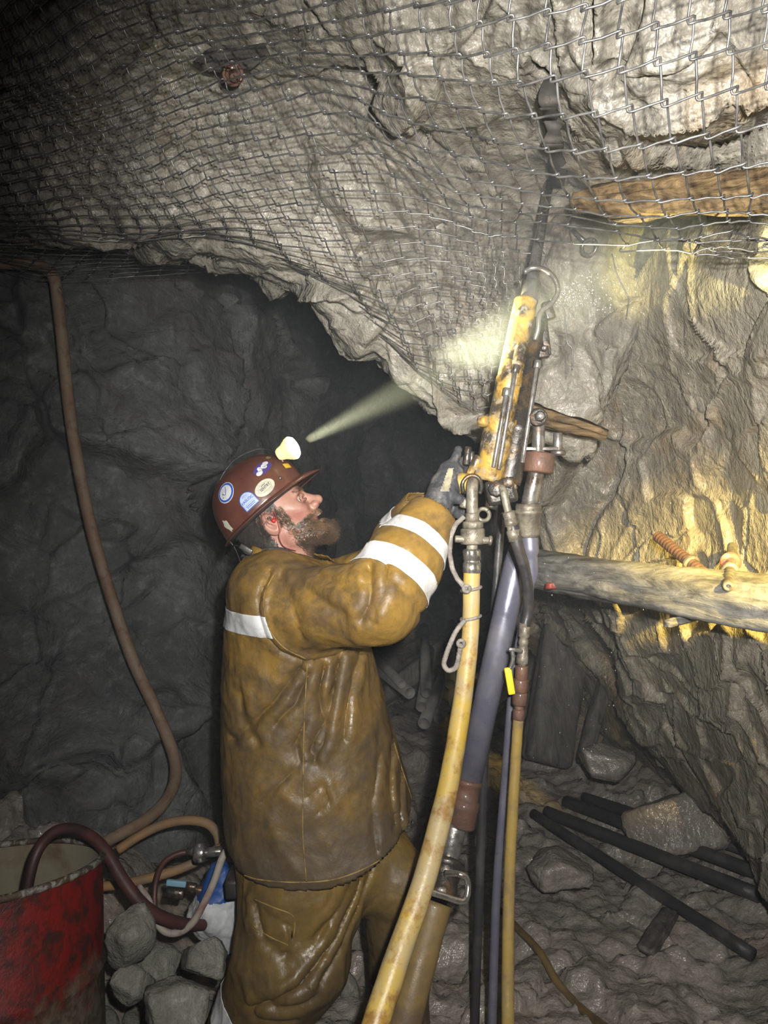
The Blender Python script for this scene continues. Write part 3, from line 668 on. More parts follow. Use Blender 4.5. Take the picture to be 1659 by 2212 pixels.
for nm, lab, pts, rg in (
  ('safety_cable', 'muddy grey safety cable looping from the winged coupling to the yellow hose, upper of two', [(1003, 1116), (985, 1133), (974, 1160), (972, 1200), (980, 1235), (994, 1258), (1008, 1272)], ((1018, 1272), (1017, 1334))),
  ('safety_cable', 'short muddy grey cable loop hooked onto the yellow hose, lower of two', [(1004, 1340), (986, 1362), (972, 1392), (962, 1420), (959, 1436), (968, 1448), (982, 1444), (988, 1432), (993, 1405), (996, 1390)], ())):
    t = thing(nm, lab, 'cable', P(*pts[-1], 1.67), 'safety cables on the air hose')
    mk('cable', tube(cr([P(a, c, 1.665) for a, c in pts], 8), 0.0058, 10, rf=lambda t, a: 1+0.08*math.sin(t*260+a)), M['cable'], t)
    bb = MB(); bb.add(ring(P(*pts[-1] if not rg else pts[-1], 1.66), (0.2, 1, 0), 0.007, 0.0045, 20, 8))
    mk('cable_end', bb.out(), M['cable'], t)
    for r_ in rg:
        axis = P(1016, 1370, 1.69)-P(1018, 1290, 1.69)
        mk('cable_loop', ring(P(*r_, 1.69), (axis.x+0.02, axis.y, axis.z), 0.0225, 0.0035, 30, 8), M['cable'], t)

# ------------------------------------------------------------------ water hose with its fittings
W_ = thing('water_hose', 'thin yellow water hose with black upper end and rusty valve', 'hose', P(1097, 2330, 1.75))
b = MB(); b.add(hose([(1105, 1128, 1.69, 20), (1110, 1150, 1.69, 27), (1118, 1180, 1.69, 27), (1133, 1230, 1.70, 25), (1141, 1280, 1.71, 25), (1140, 1320, 1.72, 24), (1134, 1352, 1.72, 23)], 8, 16)); mk('rubber_hose', b.out(), M['black_rubber'], W_, label='black rubber upper length')
b = MB(); b.add(lathe(P(1101, 1120, 1.69), P(1113, 1168, 1.69), [(0, 0.011), (0, 0.015), (0.3, 0.0155), (0.35, 0.012), (0.5, 0.0125), (0.55, 0.0155), (1, 0.0155), (1, 0.012)], 18)); mk('ferrule', b.out(), M['muddy_metal'], W_)
b = MB(); b.add(lathe(P(1134, 1346, 1.72), P(1127, 1442, 1.72), [(0, 0.011), (0, 0.0125), (0.3, 0.0125), (0.33, 0.0095), (0.4, 0.0115), (0.48, 0.0115), (0.5, 0.0095), (0.58, 0.012), (0.72, 0.012), (0.74, 0.0135), (0.9, 0.0135), (0.92, 0.010), (1, 0.010)], 14)); mk('fitting', b.out(), M['muddy_metal'], W_, label='bronze hose fittings')
b = MB(); b.add(bevcyl(P(1127, 1438, 1.72), P(1126, 1468, 1.72), 0.0150, 0.15, 12)); b.add(bevcyl(P(1125, 1466, 1.72), P(1124, 1496, 1.72), 0.0185, 0.2, 6)); b.add(bevcyl(P(1124, 1494, 1.72), P(1122, 1524, 1.72), 0.0175, 0.25, 8)); b.add(bevcyl(P(1122, 1520, 1.72), P(1121, 1538, 1.72), 0.011, 0.1, 12)); b.add(bevcyl(P(1121, 1532, 1.72), P(1120, 1556, 1.72), 0.0138, 0.2, 12))
mk('valve_body', b.out(), M['rust'], W_, label='rusty wet valve body')
b = MB(); b.add(tube(cr([P(1128, 1408, 1.705), P(1108, 1404, 1.70), P(1108, 1425, 1.70), P(1100, 1448, 1.70)], 5), 0.005, 8)); b.add(box(P(1106, 1403, 1.70), (1, 0, 0), (0, 1, 0), (0, 0, 1), 0.008, 0.006, 0.004, 0.3))
h_ = mk('valve_lever', b.out(), M['steel'], W_)
c_ = P(1101, 1471, 1.70); ax_ = (P(1097, 1444, 1.70)-P(1106, 1498, 1.70)).normalized()
mk('grip', box(c_, ax_.cross(Vector((0, 1, 0))), (0, 1, 0), ax_, 0.0082, 0.005, 0.0315, 0.8), M['yellow_grip'], h_, label='yellow rubber grip')
b = MB(); b.add(hose([(1120, 1548, 1.72, 23), (1114, 1640, 1.72, 23), (1107, 1760, 1.71, 24), (1101, 1880, 1.70, 25), (1098, 2000, 1.68, 26), (1097, 2120, 1.66, 27), (1097, 2230, 1.64, 28), (1097, 2400, 1.70, 28), (1090, 2480, 1.78, 28)], 10, 18, rf=bumpy(0.05, 30))); mk('hose_body', b.out(), M['thin_yellow'], W_, label='muddy yellow lower length')

# steel pipe standing behind the drill leg
tag(mk('steel_pipe', hose([(1086, 1075, 2.05, 17), (1066, 1350, 2.05, 18), (1046, 1650, 2.05, 19), (1036, 1900, 2.05, 20), (1026, 2200, 2.05, 20), (1024, 2320, 2.05, 20)], 6, 14), M['muddy_pipe']), 'dark thin steel pipe standing behind the blue-grey drill leg', 'pipe')

# ------------------------------------------------------------------ timber beam, bolts, pegs
def timber(name, a, bb_, up, hh, hd, mat, n=60, rough=0.006, sc=9, taper=None):
    a = Vector(a); bb_ = Vector(bb_); T = (bb_-a).normalized(); up = Vector(up); Sd = T.cross(up).normalized(); Up = Sd.cross(T).normalized()
    V = []; F = []; m_ = 32
    for i in range(n+1):
        c = a.lerp(bb_, i/n); k_ = (taper(i/n) if taper else 1)
        e_ = 0.80 if i in (0, n) else 1.0
        for k in range(m_):
            an = 2*PI*(k+0.5)/m_; ca, sa = math.cos(an), math.sin(an); q = (abs(ca)**5+abs(sa)**5)**(-0.2)
            p = c+Sd*(ca*q*hd*k_*e_)+Up*(sa*q*hh*k_*e_)
            nn = (Sd*ca+Up*sa)
            p += nn*rough*(noise.fractal(Vector((i/n*(bb_-a).length*2.2, ca*q*hd*sc*3, sa*q*hh*sc*3+5)), 0.8, 2.1, 5)*1.4)
            V.append(p)
    for i in range(n):
        for k in range(m_):
            k2 = (k+1) % m_; F.append((i*m_+k, (i+1)*m_+k, (i+1)*m_+k2, i*m_+k2))
    F.append(tuple(range(m_))); F.append(tuple(n*m_+k for k in range(m_-1, -1, -1)))
    return V, F
tag(mk('timber_beam', timber('b', P(1128, 1224, 2.80), P(1850, 1332, 1.50), (0, 0, 1), 0.060, 0.085, M['beam_wood'], 130, 0.010), M['beam_wood']), 'heavy grey weathered timber beam wedged across the right wall', 'beam')
tag(mk('timber_log', timber('b', P(1240, 440, 1.72), P(1800, 405, 1.42), (0, 0, 1), 0.034, 0.045, M['brown_wood'], 120, 0.018, 14, lambda t: 0.55+0.45*min(1, t*5)), M['brown_wood']), 'split brown timber under the roof behind the wire mesh', 'log')
tag(mk('wood_wedge', timber('b', P(1110, 888, 2.20), P(1312, 940, 2.14), (0, 0.5, 1), 0.0075, 0.05, M['brown_wood'], 60, 0.022, 14, lambda t: 1-0.75*t**3), M['brown_wood']), 'thin brown splintered plank sticking out of the rock beside the pivot bolt', 'plank')
def bolt(name, lab, a, bb_, r, discs, mat, grp):
    t = thing(name, lab, 'bolt', bb_, grp); a = Vector(a); bb_ = Vector(bb_)
    n = 70; mk('shaft', lathe(a, bb_, [(0, r*0.8)]+[(i/n, r*(1+0.10*math.sin(i*1.5))) for i in range(1, n)]+[(1, r*0.85), (1.0, r*0.4), (0.96, r*0.38)], 18), mat, t)
    for f, rr, hh, mt_ in discs:
        L = (bb_-a).length; mk('washer', lathe(a.lerp(bb_, f), a.lerp(bb_, f+hh/L), [(0, r), (0.0, rr*0.9), (0.25, rr), (0.75, rr), (1, rr*0.85), (1, r)], 26), M[mt_], t)
    return t
bolt('rock_bolt', 'rusty ribbed rock bolt with one washer lying across the timber beam', P(1420, 1158, 2.20), P(1519, 1238, 1.98), 0.0155, [(0.72, 0.0235, 0.016, 'muddy_metal')], M['rust'], 'rock bolts by the timber beam')
bolt('rock_bolt', 'stubby rock bolt with pink and white washers above the timber beam at right', P(1582, 1180, 2.12), P(1573, 1268, 1.70), 0.0125, [(0.42, 0.026, 0.014, 'red_plastic'), (0.62, 0.021, 0.016, 'muddy_metal')], M['muddy_metal'], 'rock bolts by the timber beam')
tag(mk('wooden_peg', timber('b', P(1565, 1318, 2.02), P(1440, 1346, 1.90), (0, 0, 1), 0.0115, 0.0115, M['beam_wood'], 30, 0.004, 20), M['beam_wood']), 'pale stake poking out under the timber beam over the rock pillar', 'stake')
tag(mk('wooden_peg', timber('b', P(1275, 1262, 2.52), P(1182, 1266, 2.42), (0, 0, 1), 0.011, 0.014, M['red_plastic'], 20, 0.003, 20), M['red_plastic']), 'short red peg under the left end of the timber beam', 'peg')

M['matte_dark'] = simple('dull_black_iron', (0.05, 0.048, 0.045), 0.8, 0.0, (0.09, 0.08, 0.07), 20)
# roof bolt with plate, eye bolt and stray wires
yb = min(ray_depth(a_, c_, [RBVH]) for a_ in range(410, 600, 20) for c_ in range(92, 170, 15))-0.012
t = thing('roof_bolt', 'dark roof bolt with a bent square plate under the rock at upper left', 'bolt', P(503, 160, yb))
pl = [(415, 135), (445, 108), (470, 96), (520, 100), (570, 92), (582, 118), (560, 135), (540, 150), (480, 158), (440, 150)]
bm = bmesh.new(); vs_ = [bm.verts.new(P(a, c, yb+0.006*math.sin(a*0.05))) for a, c in pl]; f = bm.faces.new(vs_); r_ = bmesh.ops.extrude_face_region(bm, geom=[f]); bmesh.ops.translate(bm, verts=[v for v in r_['geom'] if isinstance(v, bmesh.types.BMVert)], vec=(0, 0.012, 0.006)); bm.verts.index_update()
mk('plate', ([v.co.copy() for v in bm.verts], [tuple(v.index for v in f.verts) for f in bm.faces]), M['matte_dark'], t, smooth=False); bm.free()
b = MB(); b.add(bevcyl(P(503, 160, yb-0.035), P(500, 145, yb), 0.020, 0.2, 6)); b.add(bevcyl(P(507, 168, yb-0.05), P(503, 158, yb-0.03), 0.011, 0.2, 14)); b.add(ring(P(503, 160, yb-0.03), (0, 1, 0.4), 0.021, 0.005)); mk('nut', b.out(), M['rust'], t)
t = thing('dark_sliver', 'black bent strap hanging down the roof rock at top right', 'sliver', P(1200, 400, 1.35))  # dark bent sliver with two round blobs, laid on the roof rock
ys_ = [ray_depth(1190, 180, [RBVH]), ray_depth(1195, 260, [RBVH]), ray_depth(1200, 330, [RBVH]), ray_depth(1210, 400, [RBVH])]
cc = cr([P(1190, 170, ys_[0]-0.012), P(1186, 230, ys_[0]-0.015), P(1196, 262, ys_[1]-0.015), P(1194, 310, ys_[1]-0.015), P(1202, 345, ys_[2]-0.02), P(1206, 405, ys_[3]-0.02)], 6)
V = []; F = []
for i, q in enumerate(cc):
    q = Vector(q); ww = 0.012+0.010*abs(math.sin(i*0.42))
    for s_ in ((-ww, -0.006), (ww, -0.006), (ww, 0.006), (-ww, 0.006)): V.append(q+Vector((s_[0], s_[1], 0)))
    if i: 
        for k in range(4): F.append(((i-1)*4+k, (i-1)*4+(k+1) % 4, i*4+(k+1) % 4, i*4+k))
F.append((0, 3, 2, 1)); n_ = len(cc)-1; F.append((n_*4, n_*4+1, n_*4+2, n_*4+3))
mk('sliver_body', (V, F), M['matte_dark'], t)
for (a, c, r_) in ((1180, 215, 0.011), (1197, 385, 0.018)): mk('sliver_blob', bevcyl(P(a, c, ys_[0 if c < 300 else 3]-0.028), P(a, c, ys_[0 if c < 300 else 3]), r_*0.8, 0.2, 6), M['matte_dark'], t)
ye = min(ray_depth(1272, 533, [RBVH, RWBVH]), 2.3)-0.03
t = thing('eye_bolt', 'steel eye bolt with a round ring hanging beside the drill tip', 'bolt', P(1272, 533, ye))
mk('eye', ring(P(1273, 534, ye-0.03), (0.8, 1, 0.1), 0.022, 0.0055), M['steel'], t); mk('shank', tube([P(1262, 520, ye-0.03), P(1240, 500, ye), P(1225, 485, ye+0.05)], 0.007, 10), M['steel'], t)
for lab, pts, yy in (('stray twisted wire hanging from the torn mesh right of the drill tip', [(1322, 548), (1332, 590), (1352, 632), (1358, 650), (1352, 690)], 1.95),
                 ('torn mesh wire dangling below the retainer hook', [(1198, 640), (1216, 660), (1222, 700), (1226, 740), (1236, 755), (1236, 800)], 1.88),
                 ('pale loose wire ends crossing beside the bracket', [(1192, 697), (1218, 698), (1222, 745), (1200, 742), (1196, 740)], 1.85),
                 ('thin bent wire dangling from the mesh at far left beside the brown pipe', [(128, 620), (155, 655), (172, 690), (181, 725), (183, 755)], 2.45)):
    tag(mk('loose_wire', tube(cr([P(a, c, yy) for a, c in pts], 6), 0.0017, 6), M['wire']), lab, 'wire', 'loose wire ends')

# ------------------------------------------------------------------ brown pipe down the left wall
pp = [(-120, 560), (-20, 568), (60, 570), (100, 580), (117, 602), (124, 640), (136, 750), (152, 900), (172, 1020), (200, 1150), (240, 1290), (285, 1420), (335, 1530), (368, 1610), (380, 1660), (372, 1705), (345, 1745), (300, 1780), (235, 1815), (190, 1850)]
cc = []
for i, (a, c) in enumerate(pp):
    y_ = min(2.72, ray_depth(a, c, [WBVH])-0.13)
    if i >= 15: y_ = [2.45, 2.35, 2.25, 2.12, 2.05][i-15]
    cc.append((a, c, y_, 25 if i < 16 else 26))
ysm = [q[2] for q in cc]
for _ in range(4): ysm = [ysm[0]]+[(ysm[i-1]+ysm[i]+ysm[i+1])/3 for i in range(1, len(ysm)-1)]+[ysm[-1]]
cc = [(q[0], q[1], y_, q[3]) for q, y_ in zip(cc, ysm)]
tag(mk('wall_pipe', hose(cc, 8, 16, rf=bumpy(0.06, 30)), M['wall_hose']), 'long brown pipe bending down the dark left wall', 'pipe')

# ------------------------------------------------------------------ the red drum
m, nt, bs_ = new_mat('red_rusty_drum'); v = coords(nt)
sx = nt.nodes.new('ShaderNodeSeparateXYZ'); nt.links.new(v, sx.inputs[0])
n1 = nz(nt, v, 7, 6, 0.65, 0.4); hgt = mth(nt, 'ADD', sx.outputs[2], mth(nt, 'MULTIPLY', mth(nt, 'SUBTRACT', n1, 0.5), 0.35))
red = mix(nt, ramp(nt, nz(nt, v, 18, 6, 0.7, 0.3), [(0.45, 0.0), (0.6, 1.0)]), (0.20, 0.008, 0.006), (0.05, 0.012, 0.010))
rst = mix(nt, ramp(nt, nz(nt, v, 30, 6, 0.7), [(0.4, 0.0), (0.6, 1.0)]), (0.17, 0.14, 0.105), (0.07, 0.045, 0.03))
nt.links.new(mix(nt, ramp(nt, hgt, [(0.40, 0.0), (0.46, 1.0)]), rst, red), bs_.inputs['Base Color'])
bs_.inputs['Roughness'].default_value = 0.5; nt.links.new(bump(nt, nz(nt, v, 40, 6, 0.7), 0.5, 0.006), bs_.inputs['Normal']); M['drum'] = m
M['drum_in'] = simple('stained_cream_enamel', (0.28, 0.25, 0.18), 0.6, 0.0, (0.13, 0.06, 0.02), 5, (0.5, 0.72), 0.3)
M['rim'] = simple('chipped_rim', (0.10, 0.07, 0.05), 0.5, 0.2, (0.36, 0.35, 0.32), 40, (0.5, 0.6), 0.8, 120, 0.004)
top = P(-42, 1884, 1.78); ax_ = Vector((-0.07, 0.17, 1)).normalized(); foot = top-ax_*0.66; R_ = 0.275
t = thing('steel_drum', 'open red steel drum, rusted pale at the bottom, in the lower left corner', 'drum', foot)
prof = [(0, 0.02), (0, R_), (0.28, R_+0.006), (0.30, R_+0.014), (0.32, R_+0.006), (0.62, R_+0.002), (0.64, R_+0.010), (0.66, R_+0.002), (0.995, R_), (1.0, R_+0.003)]
mk('shell', lathe(foot, top, prof[:-1]+[(1.0, R_), (1.0, R_-0.004), (0.10, R_-0.006), (0.095, 0.02)], 72), M['drum'], t)
mk('liner', lathe(foot+ax_*0.08, top-ax_*0.006, [(0, 0.01), (0.0, R_-0.012), (1, R_-0.008), (1, R_-0.012), (0.03, R_-0.016), (0.03, 0.01)], 64), M['drum_in'], t, label='stained cream inside')
mk('rim', ring(top, ax_, R_, 0.0085, 90, 10), M['rim'], t, label='chipped whitish rim')
b = MB()
for k in range(14):
    z_ = -0.04-0.019*k; an = math.radians(-62+rnd.uniform(-1.5, 1.5)); N_ = ax_.orthogonal().normalized()
    u_ = Vector((1, 0, 0)); u_ = (u_-ax_*u_.dot(ax_)).normalized(); w_ = ax_.cross(u_)
    rad = (u_*math.cos(an)+w_*math.sin(an)); tg = ax_.cross(rad)
    b.add(box(top+ax_*z_+rad*(R_+0.003), tg, rad, ax_, 0.011+rnd.uniform(-.002, .003), 0.002, 0.0105, 0.2))
mk('paint_stripe', b.out(), M['rim'], t, label='flaking white stripe')

# hoses and odds and ends between the drum and the miner
tag(mk('rubber_hose', hose([(52, 1990, 1.72, 23), (60, 1915, 1.72, 23), (78, 1845, 1.74, 24), (110, 1802, 1.78, 24), (150, 1790, 1.82, 24), (195, 1806, 1.86, 25), (230, 1842, 1.88, 26), (265, 1900, 1.88, 27), (305, 1952, 1.88, 28), (350, 1982, 1.90, 27), (400, 1996, 1.95, 25), (440, 1998, 2.0, 22)], 8, 16), M['red_brown_hose']), 'thick dark red-brown hose arching out of the drum', 'hose')
tag(mk('rubber_hose', hose([(300, 1912, 1.99, 10), (322, 1945, 1.97, 13), (334, 1985, 1.95, 14), (356, 2012, 1.94, 15), (388, 2014, 1.94, 15), (417, 1992, 1.94, 16), (440, 1952, 1.95, 16), (462, 1905, 1.96, 16), (478, 1858, 1.98, 16), (490, 1835, 2.0, 15)], 8, 14), M['pale_hose']), 'pale muddy hose hanging in a loop beside the white sack', 'hose')
tag(mk('rubber_hose', hose([(415, 1838, 2.05, 12), (380, 1846, 2.04, 12), (352, 1866, 2.03, 12), (337, 1905, 2.02, 12), (334, 1950, 2.0, 12), (342, 1985, 1.99, 11), (356, 2006, 1.98, 11)], 8, 12), M['red_brown_hose']), 'thin purplish hose curving down from the metal coupling', 'hose')
tag(mk('rubber_hose', hose([(200, 1916, 2.14, 20), (250, 1912, 2.14, 20), (305, 1901, 2.14, 20), (365, 1885, 2.15, 20), (415, 1866, 2.17, 20), (460, 1840, 2.2, 20), (500, 1820, 2.25, 20)], 8, 14), M['orange_hose']), 'muddy orange hose lying low behind the red-brown hose', 'hose')
tag(mk('rubber_hose', hose([(255, 1836, 2.26, 20), (300, 1806, 2.28, 20), (350, 1782, 2.3, 20), (400, 1772, 2.3, 20), (445, 1778, 2.3, 20), (468, 1800, 2.3, 20), (476, 1832, 2.28, 20)], 8, 14), M['orange_hose']), 'muddy orange hose arching against the foot of the left wall', 'hose')
t = thing('hose_coupling', 'wet metal hose coupling beside the miner\'s back hem', 'coupling', P(437, 1845, 2.02))
b = MB(); b.add(bevcyl(P(405, 1838, 2.04), P(424, 1840, 2.03), 0.011, 0.2, 12)); b.add(bevcyl(P(420, 1843, 2.02), P(446, 1842, 2.02), 0.026, 0.25, 8)); b.add(bevcyl(P(430, 1822, 2.02), P(434, 1864, 2.0), 0.010, 0.3, 10)); b.add(bevcyl(P(444, 1842, 2.02), P(480, 1838, 2.02), 0.013, 0.2, 12))
mk('coupling_body', b.out(), M['steel'], t)
t = thing('ball_valve', 'small dark ball valve with a pale blue lever behind the hose loop', 'valve', P(390, 1925, 2.06))
mk('lever', box(P(381, 1908, 2.03), (1, 0, -0.1), (0, 1, 0), (0.1, 0, 1), 0.027, 0.006, 0.008, 0.5), M['pale_blue'], t, label='pale blue lever grip')
b = MB(); b.add(bevcyl(P(360, 1926, 2.06), P(398, 1930, 2.06), 0.017, 0.2, 12)); b.add(bevcyl(P(400, 1913, 2.05), P(424, 1917, 2.05), 0.011, 0.2, 10)); b.add(bevcyl(P(420, 1920, 2.06), P(450, 1926, 2.06), 0.013, 0.2, 10)); mk('valve_body', b.out(), M['oily'], t)
# white and blue sack behind the miner
def sack_f(X, Y, Z):
    a = P(478, 1895, 2.08); c = P(470, 1965, 2.08); e = P(482, 2030, 2.08)
    return smin(s_cone(X, Y, Z, a, c, 0.045, 0.075), s_cone(X, Y, Z, c, e, 0.075, 0.045), 0.03)
lo = P(400, 2095, 2.08)-Vector((0, 0.14, 0)); hi = P(560, 1830, 2.12)+Vector((0, 0.14, 0))
V, F = surface_nets(sack_f, lo, hi, 0.005); N_ = vnormals(V, F)
V = V+N_*np.array([0.012*fbm(Vector(p)*14, 4) for p in V])[:, None]
t = thing('plastic_sack', 'white plastic sack with blue ends standing behind the miner', 'sack', (float(V[:, 0].mean()), float(V[:, 1].mean()), float(V[:, 2].min())))
zz = V[:, 2]; fz = zz[F].mean(1)
for nm, msk, mt_, lb in (('sack_body', (fz > P(0, 2030, 2.12).z) & (fz < P(0, 1912, 2.12).z), 'bright_white', None), ('sack_top', fz >= P(0, 1912, 2.12).z, 'blue', 'blue top'), ('sack_bottom', fz <= P(0, 2030, 2.12).z, 'blue', 'blue bottom end')):
    FF = F[msk]; u_, inv = np.unique(FF, return_inverse=True); mk(nm, (V[u_], inv.reshape(FF.shape)), M[mt_], t, label=lb)

# ------------------------------------------------------------------ loose rocks
def rock(c, r, seed, sub=4, k=0.35):
    bm = bmesh.new(); bmesh.ops.create_icosphere(bm, subdivisions=sub, radius=1)
    o = Vector((seed*3.7, seed*1.3, seed*7.1))
    pl = [(Vector((rnd.gauss(0, 1), rnd.gauss(0, 1), rnd.gauss(0, 1))).normalized(), rnd.uniform(0.52, 0.80)) for _ in range(13)]
    V = []
    for v in bm.verts:
        d = v.co.normalized(); q = 1.0
        for n_, dd in pl:
            t_ = d.dot(n_)
            if t_ > 0.01: q = min(q, dd/t_)
        q *= 1.22*(1+0.07*fbm(d*1.8+o, 4)+0.02*fbm(d*7+o, 3))
        V.append(Vector(c)+Vector((d.x*r[0], d.y*r[1], d.z*r[2]))*q)
    bm.verts.index_update(); F = [tuple(v.index for v in f.verts) for f in bm.faces]; bm.free(); return V, F
big = [((278, 2022), 1.78, (0.052, 0.05, 0.075), 'rounded grey rock standing upright between drum and hose loop'),
       ((448, 2072), 1.78, (0.062, 0.06, 0.046), 'large angular pale rock beside the miner\'s trouser leg'),
       ((370, 2170), 1.66, (0.085, 0.08, 0.060), 'flat broken slab in the bottom rubble, widest of the heap'),
       ((290, 2130), 1.72, (0.045, 0.05, 0.045), 'dark jagged rock below the upright rounded rock'),
       ((345, 2090), 1.86, (0.05, 0.05, 0.045), 'mid grey rock under the bottom of the pale hose loop'),
       ((1468, 1772), 3.05, (0.19, 0.13, 0.135), 'big pale boulder pitted with dark specks at the foot of the rock pillar'),
       ((1300, 1640), 3.3, (0.12, 0.1, 0.08), 'grey rock in the shadow left of the rock pillar'),
       ((1205, 1870), 2.75, (0.13, 0.14, 0.06), 'broad muddy rock between the yellow hose and the black pipes')]
for (a, c), y_, r, lab in big:
    o = mk('rock', rock(P(a, c, y_), r, a*0.01, 4), M['rubble'] if a < 1000 else M['muck']); tag(o, lab, 'rock')
protos = [mk('rock', rock((0, 0, 0), (0.04*rnd.uniform(.7, 1.3), 0.04*rnd.uniform(.7, 1.3), 0.03*rnd.uniform(.7, 1.2)), k+20, 3), M['rubble'], origin=(0, 0, 0)) for k in range(6)]
sp = []
for k in range(34):
    a = rnd.uniform(225, 520); c = rnd.uniform(1990, 2300)
    if k >= 24: a = rnd.uniform(700, 900); c = rnd.uniform(2030, 2300)
    sp.append(G(a, c, 0.012))
for k, p in enumerate(sp):
    o = protos[k] if k < 6 else protos[k % 6].copy()
    if k >= 6: C.objects.link(o)
    o.location = p; o.rotation_euler = (rnd.uniform(0, 6), rnd.uniform(0, 6), rnd.uniform(0, 6)); o.scale = (1, 1, 1)
    left = k < 24
    tag(o, 'small broken grey rock in the rubble heap at the lower left' if left else 'small wet rock on the muck between the miner\'s legs and the yellow hose', 'rock', 'small rocks in the left rubble' if left else 'small rocks by the yellow hose')

# ------------------------------------------------------------------ black pipes on the muck at right
def gpipe(pts, r, lab, grp='black pipes lying on the muck', mat='muddy_pipe', lift=1.0):
    cpts = [G(a, c, r*lift) for a, c in pts]
    a, c = Vector(cpts[0]), Vector(cpts[-1]); n = len(cpts)
    if grp.startswith('black'): cpts = [a.lerp(c, i/(n-1)) for i in range(n)]; cpts = [Vector((q.x, q.y, q.z+0.02)) for q in cpts]
    o = mk('steel_pipe' if grp.startswith('black') else 'rubber_hose', tube(cr(cpts, 8), r, 16, rf=bumpy(0.04, 20)), M[mat]); tag(o, lab, 'pipe' if grp.startswith('black') else 'hose', grp if grp.startswith('black') else None)
gpipe([(1152, 1778), (1400, 1930), (1625, 2090)], 0.022, 'black pipe lying on the muck, nearest the camera and apart from the others')
gpipe([(1180, 1775), (1400, 1865), (1640, 1962)], 0.026, 'black pipe in the bundle on the muck, lower of the three together')
gpipe([(1222, 1752), (1450, 1832), (1720, 1945)], 0.026, 'black pipe in the bundle on the muck, middle of the three together')
gpipe([(1262, 1742), (1480, 1810), (1740, 1905)], 0.024, 'black pipe in the bundle on the muck, farthest of the three together')
gpipe([(1085, 1975), (1118, 2012), (1165, 2062), (1205, 2130), (1255, 2185), (1330, 2245)], 0.0125, 'thin brown hose snaking over the muck at bottom centre', 'h', 'brown_tube', 0.8)
tag(mk('wood_splinter', timber('b', G(1395, 2070, 0.02), G(1448, 1985, 0.03), (0, 0, 1), 0.012, 0.028, M['dark_wood'], 20, 0.006, 20), M['dark_wood']), 'dark wood splinter sunk in the muck beside the nearest black pipe', 'splinter')

# ------------------------------------------------------------------ far back: pipe stack and leaning timbers
for k, (a, c, rp, dx, dz) in enumerate(((885, 1497, 13, -0.35, 0.05), (921, 1497, 12, 0.04, 0.28), (910, 1527, 12, 0.12, 0.2), (916, 1563, 14, 0.25, 0.22), (972, 1478, 12, 0.1, 0.25), (960, 1524, 13, 0.2, 0.2), (868, 1478, 10, -0.3, 0.1), (948, 1552, 12, 0.25, 0.15))):
    y_ = 3.9+0.03*(k % 3); a0 = P(a, c, y_); r = rp*y_/FPX; a1 = a0+Vector((dx, 1.0, dz))*0.8
    tag(mk('plastic_pipe', lathe(a0, a1, [(0.02, r*0.86), (0, r*0.86), (0, r), (1, r)], 24), M['pvc']), ['dusty open pipe end, leftmost low one of the far stack', 'dusty open pipe end beside the leftmost in the far stack', 'dusty pipe end in the middle of the far stack', 'dusty pipe end, lowest of the far stack', 'dusty pipe end, highest right of the far stack', 'dusty pipe end at the right of the far stack', 'dusty pipe end, half hidden at upper left of the far stack', 'dusty pipe end just behind the yellow hose in the far stack'][k], 'pipe', 'pipes stacked in the dark behind the miner')
tag(mk('timber_post', timber('b', P(1250, 1215, 4.1), P(1178, 1650, 3.75), (1, 0.2, 0), 0.125, 0.06, M['dark_wood'], 50, 0.01), M['dark_wood']), 'broad dark leaning timber slab in the shadow left of the pillar', 'timber')
tag(mk('timber_post', timber('b', P(1345, 1330, 3.9), P(1262, 1650, 3.6), (1, 0.2, 0), 0.035, 0.035, M['dark_wood'], 40, 0.006), M['dark_wood']), 'thin timber prop leaning right of the broad dark slab', 'timber')
tag(mk('timber_post', timber('b', P(1080, 1570, 4.3), P(1290, 1380, 4.5), (0, 0.2, 1), 0.055, 0.05, M['dark_wood'], 40, 0.008), M['dark_wood']), 'round log slanting behind the thin yellow hose', 'timber')
tag(mk('timber_post', timber('b', P(790, 1530, 4.6), P(960, 1400, 4.8), (0, 0.2, 1), 0.06, 0.05, M['pvc'], 40, 0.012), M['dark_wood']), 'dusty timber lying behind the far pipe stack', 'timber')

# water spraying from the hole
m, nt, bs_ = new_mat('water_drop'); bs_.inputs['Base Color'].default_value = (0.9, 0.93, 0.95, 1); bs_.inputs['Roughness'].default_value = 0.05; bs_.inputs['Transmission Weight'].default_value = 0.6; bs_.inputs['IOR'].default_value = 1.33
b = MB(); o0 = P(1195, 640, 1.80)
ico = bmesh.new(); bmesh.ops.create_icosphere(ico, subdivisions=1, radius=1); iv = [v.co.copy() for v in ico.verts]; ico_f = [tuple(v.index for v in f.verts) for f in ico.faces]; ico.free()
for k in range(330):
    t_ = rnd.random()**0.8; dx = t_*rnd.uniform(0.02, 0.24); an = rnd.uniform(-0.1, 0.9)
    p = o0+Vector((dx, rnd.uniform(-0.06, 0.12), dx*math.tan(an)*0.7-0.9*dx*dx*rnd.uniform(1, 3)))
    r = rnd.uniform(0.0006, 0.0016); b.add(([p+Vector((v.x*r, v.y*r, v.z*r*1.3)) for v in iv], ico_f))
for k in range(170):
    p = P(rnd.uniform(1150, 1500), rnd.uniform(500, 1650), rnd.uniform(1.7, 2.5)); r = rnd.uniform(0.0006, 0.0015)
    b.add(([p+Vector((v.x*r, v.y*r, v.z*r*1.5)) for v in iv], ico_f))
tag(mk('water_drops', b.out(), m), 'fine water drops spraying right of the drill tip', 'water', kind='stuff')
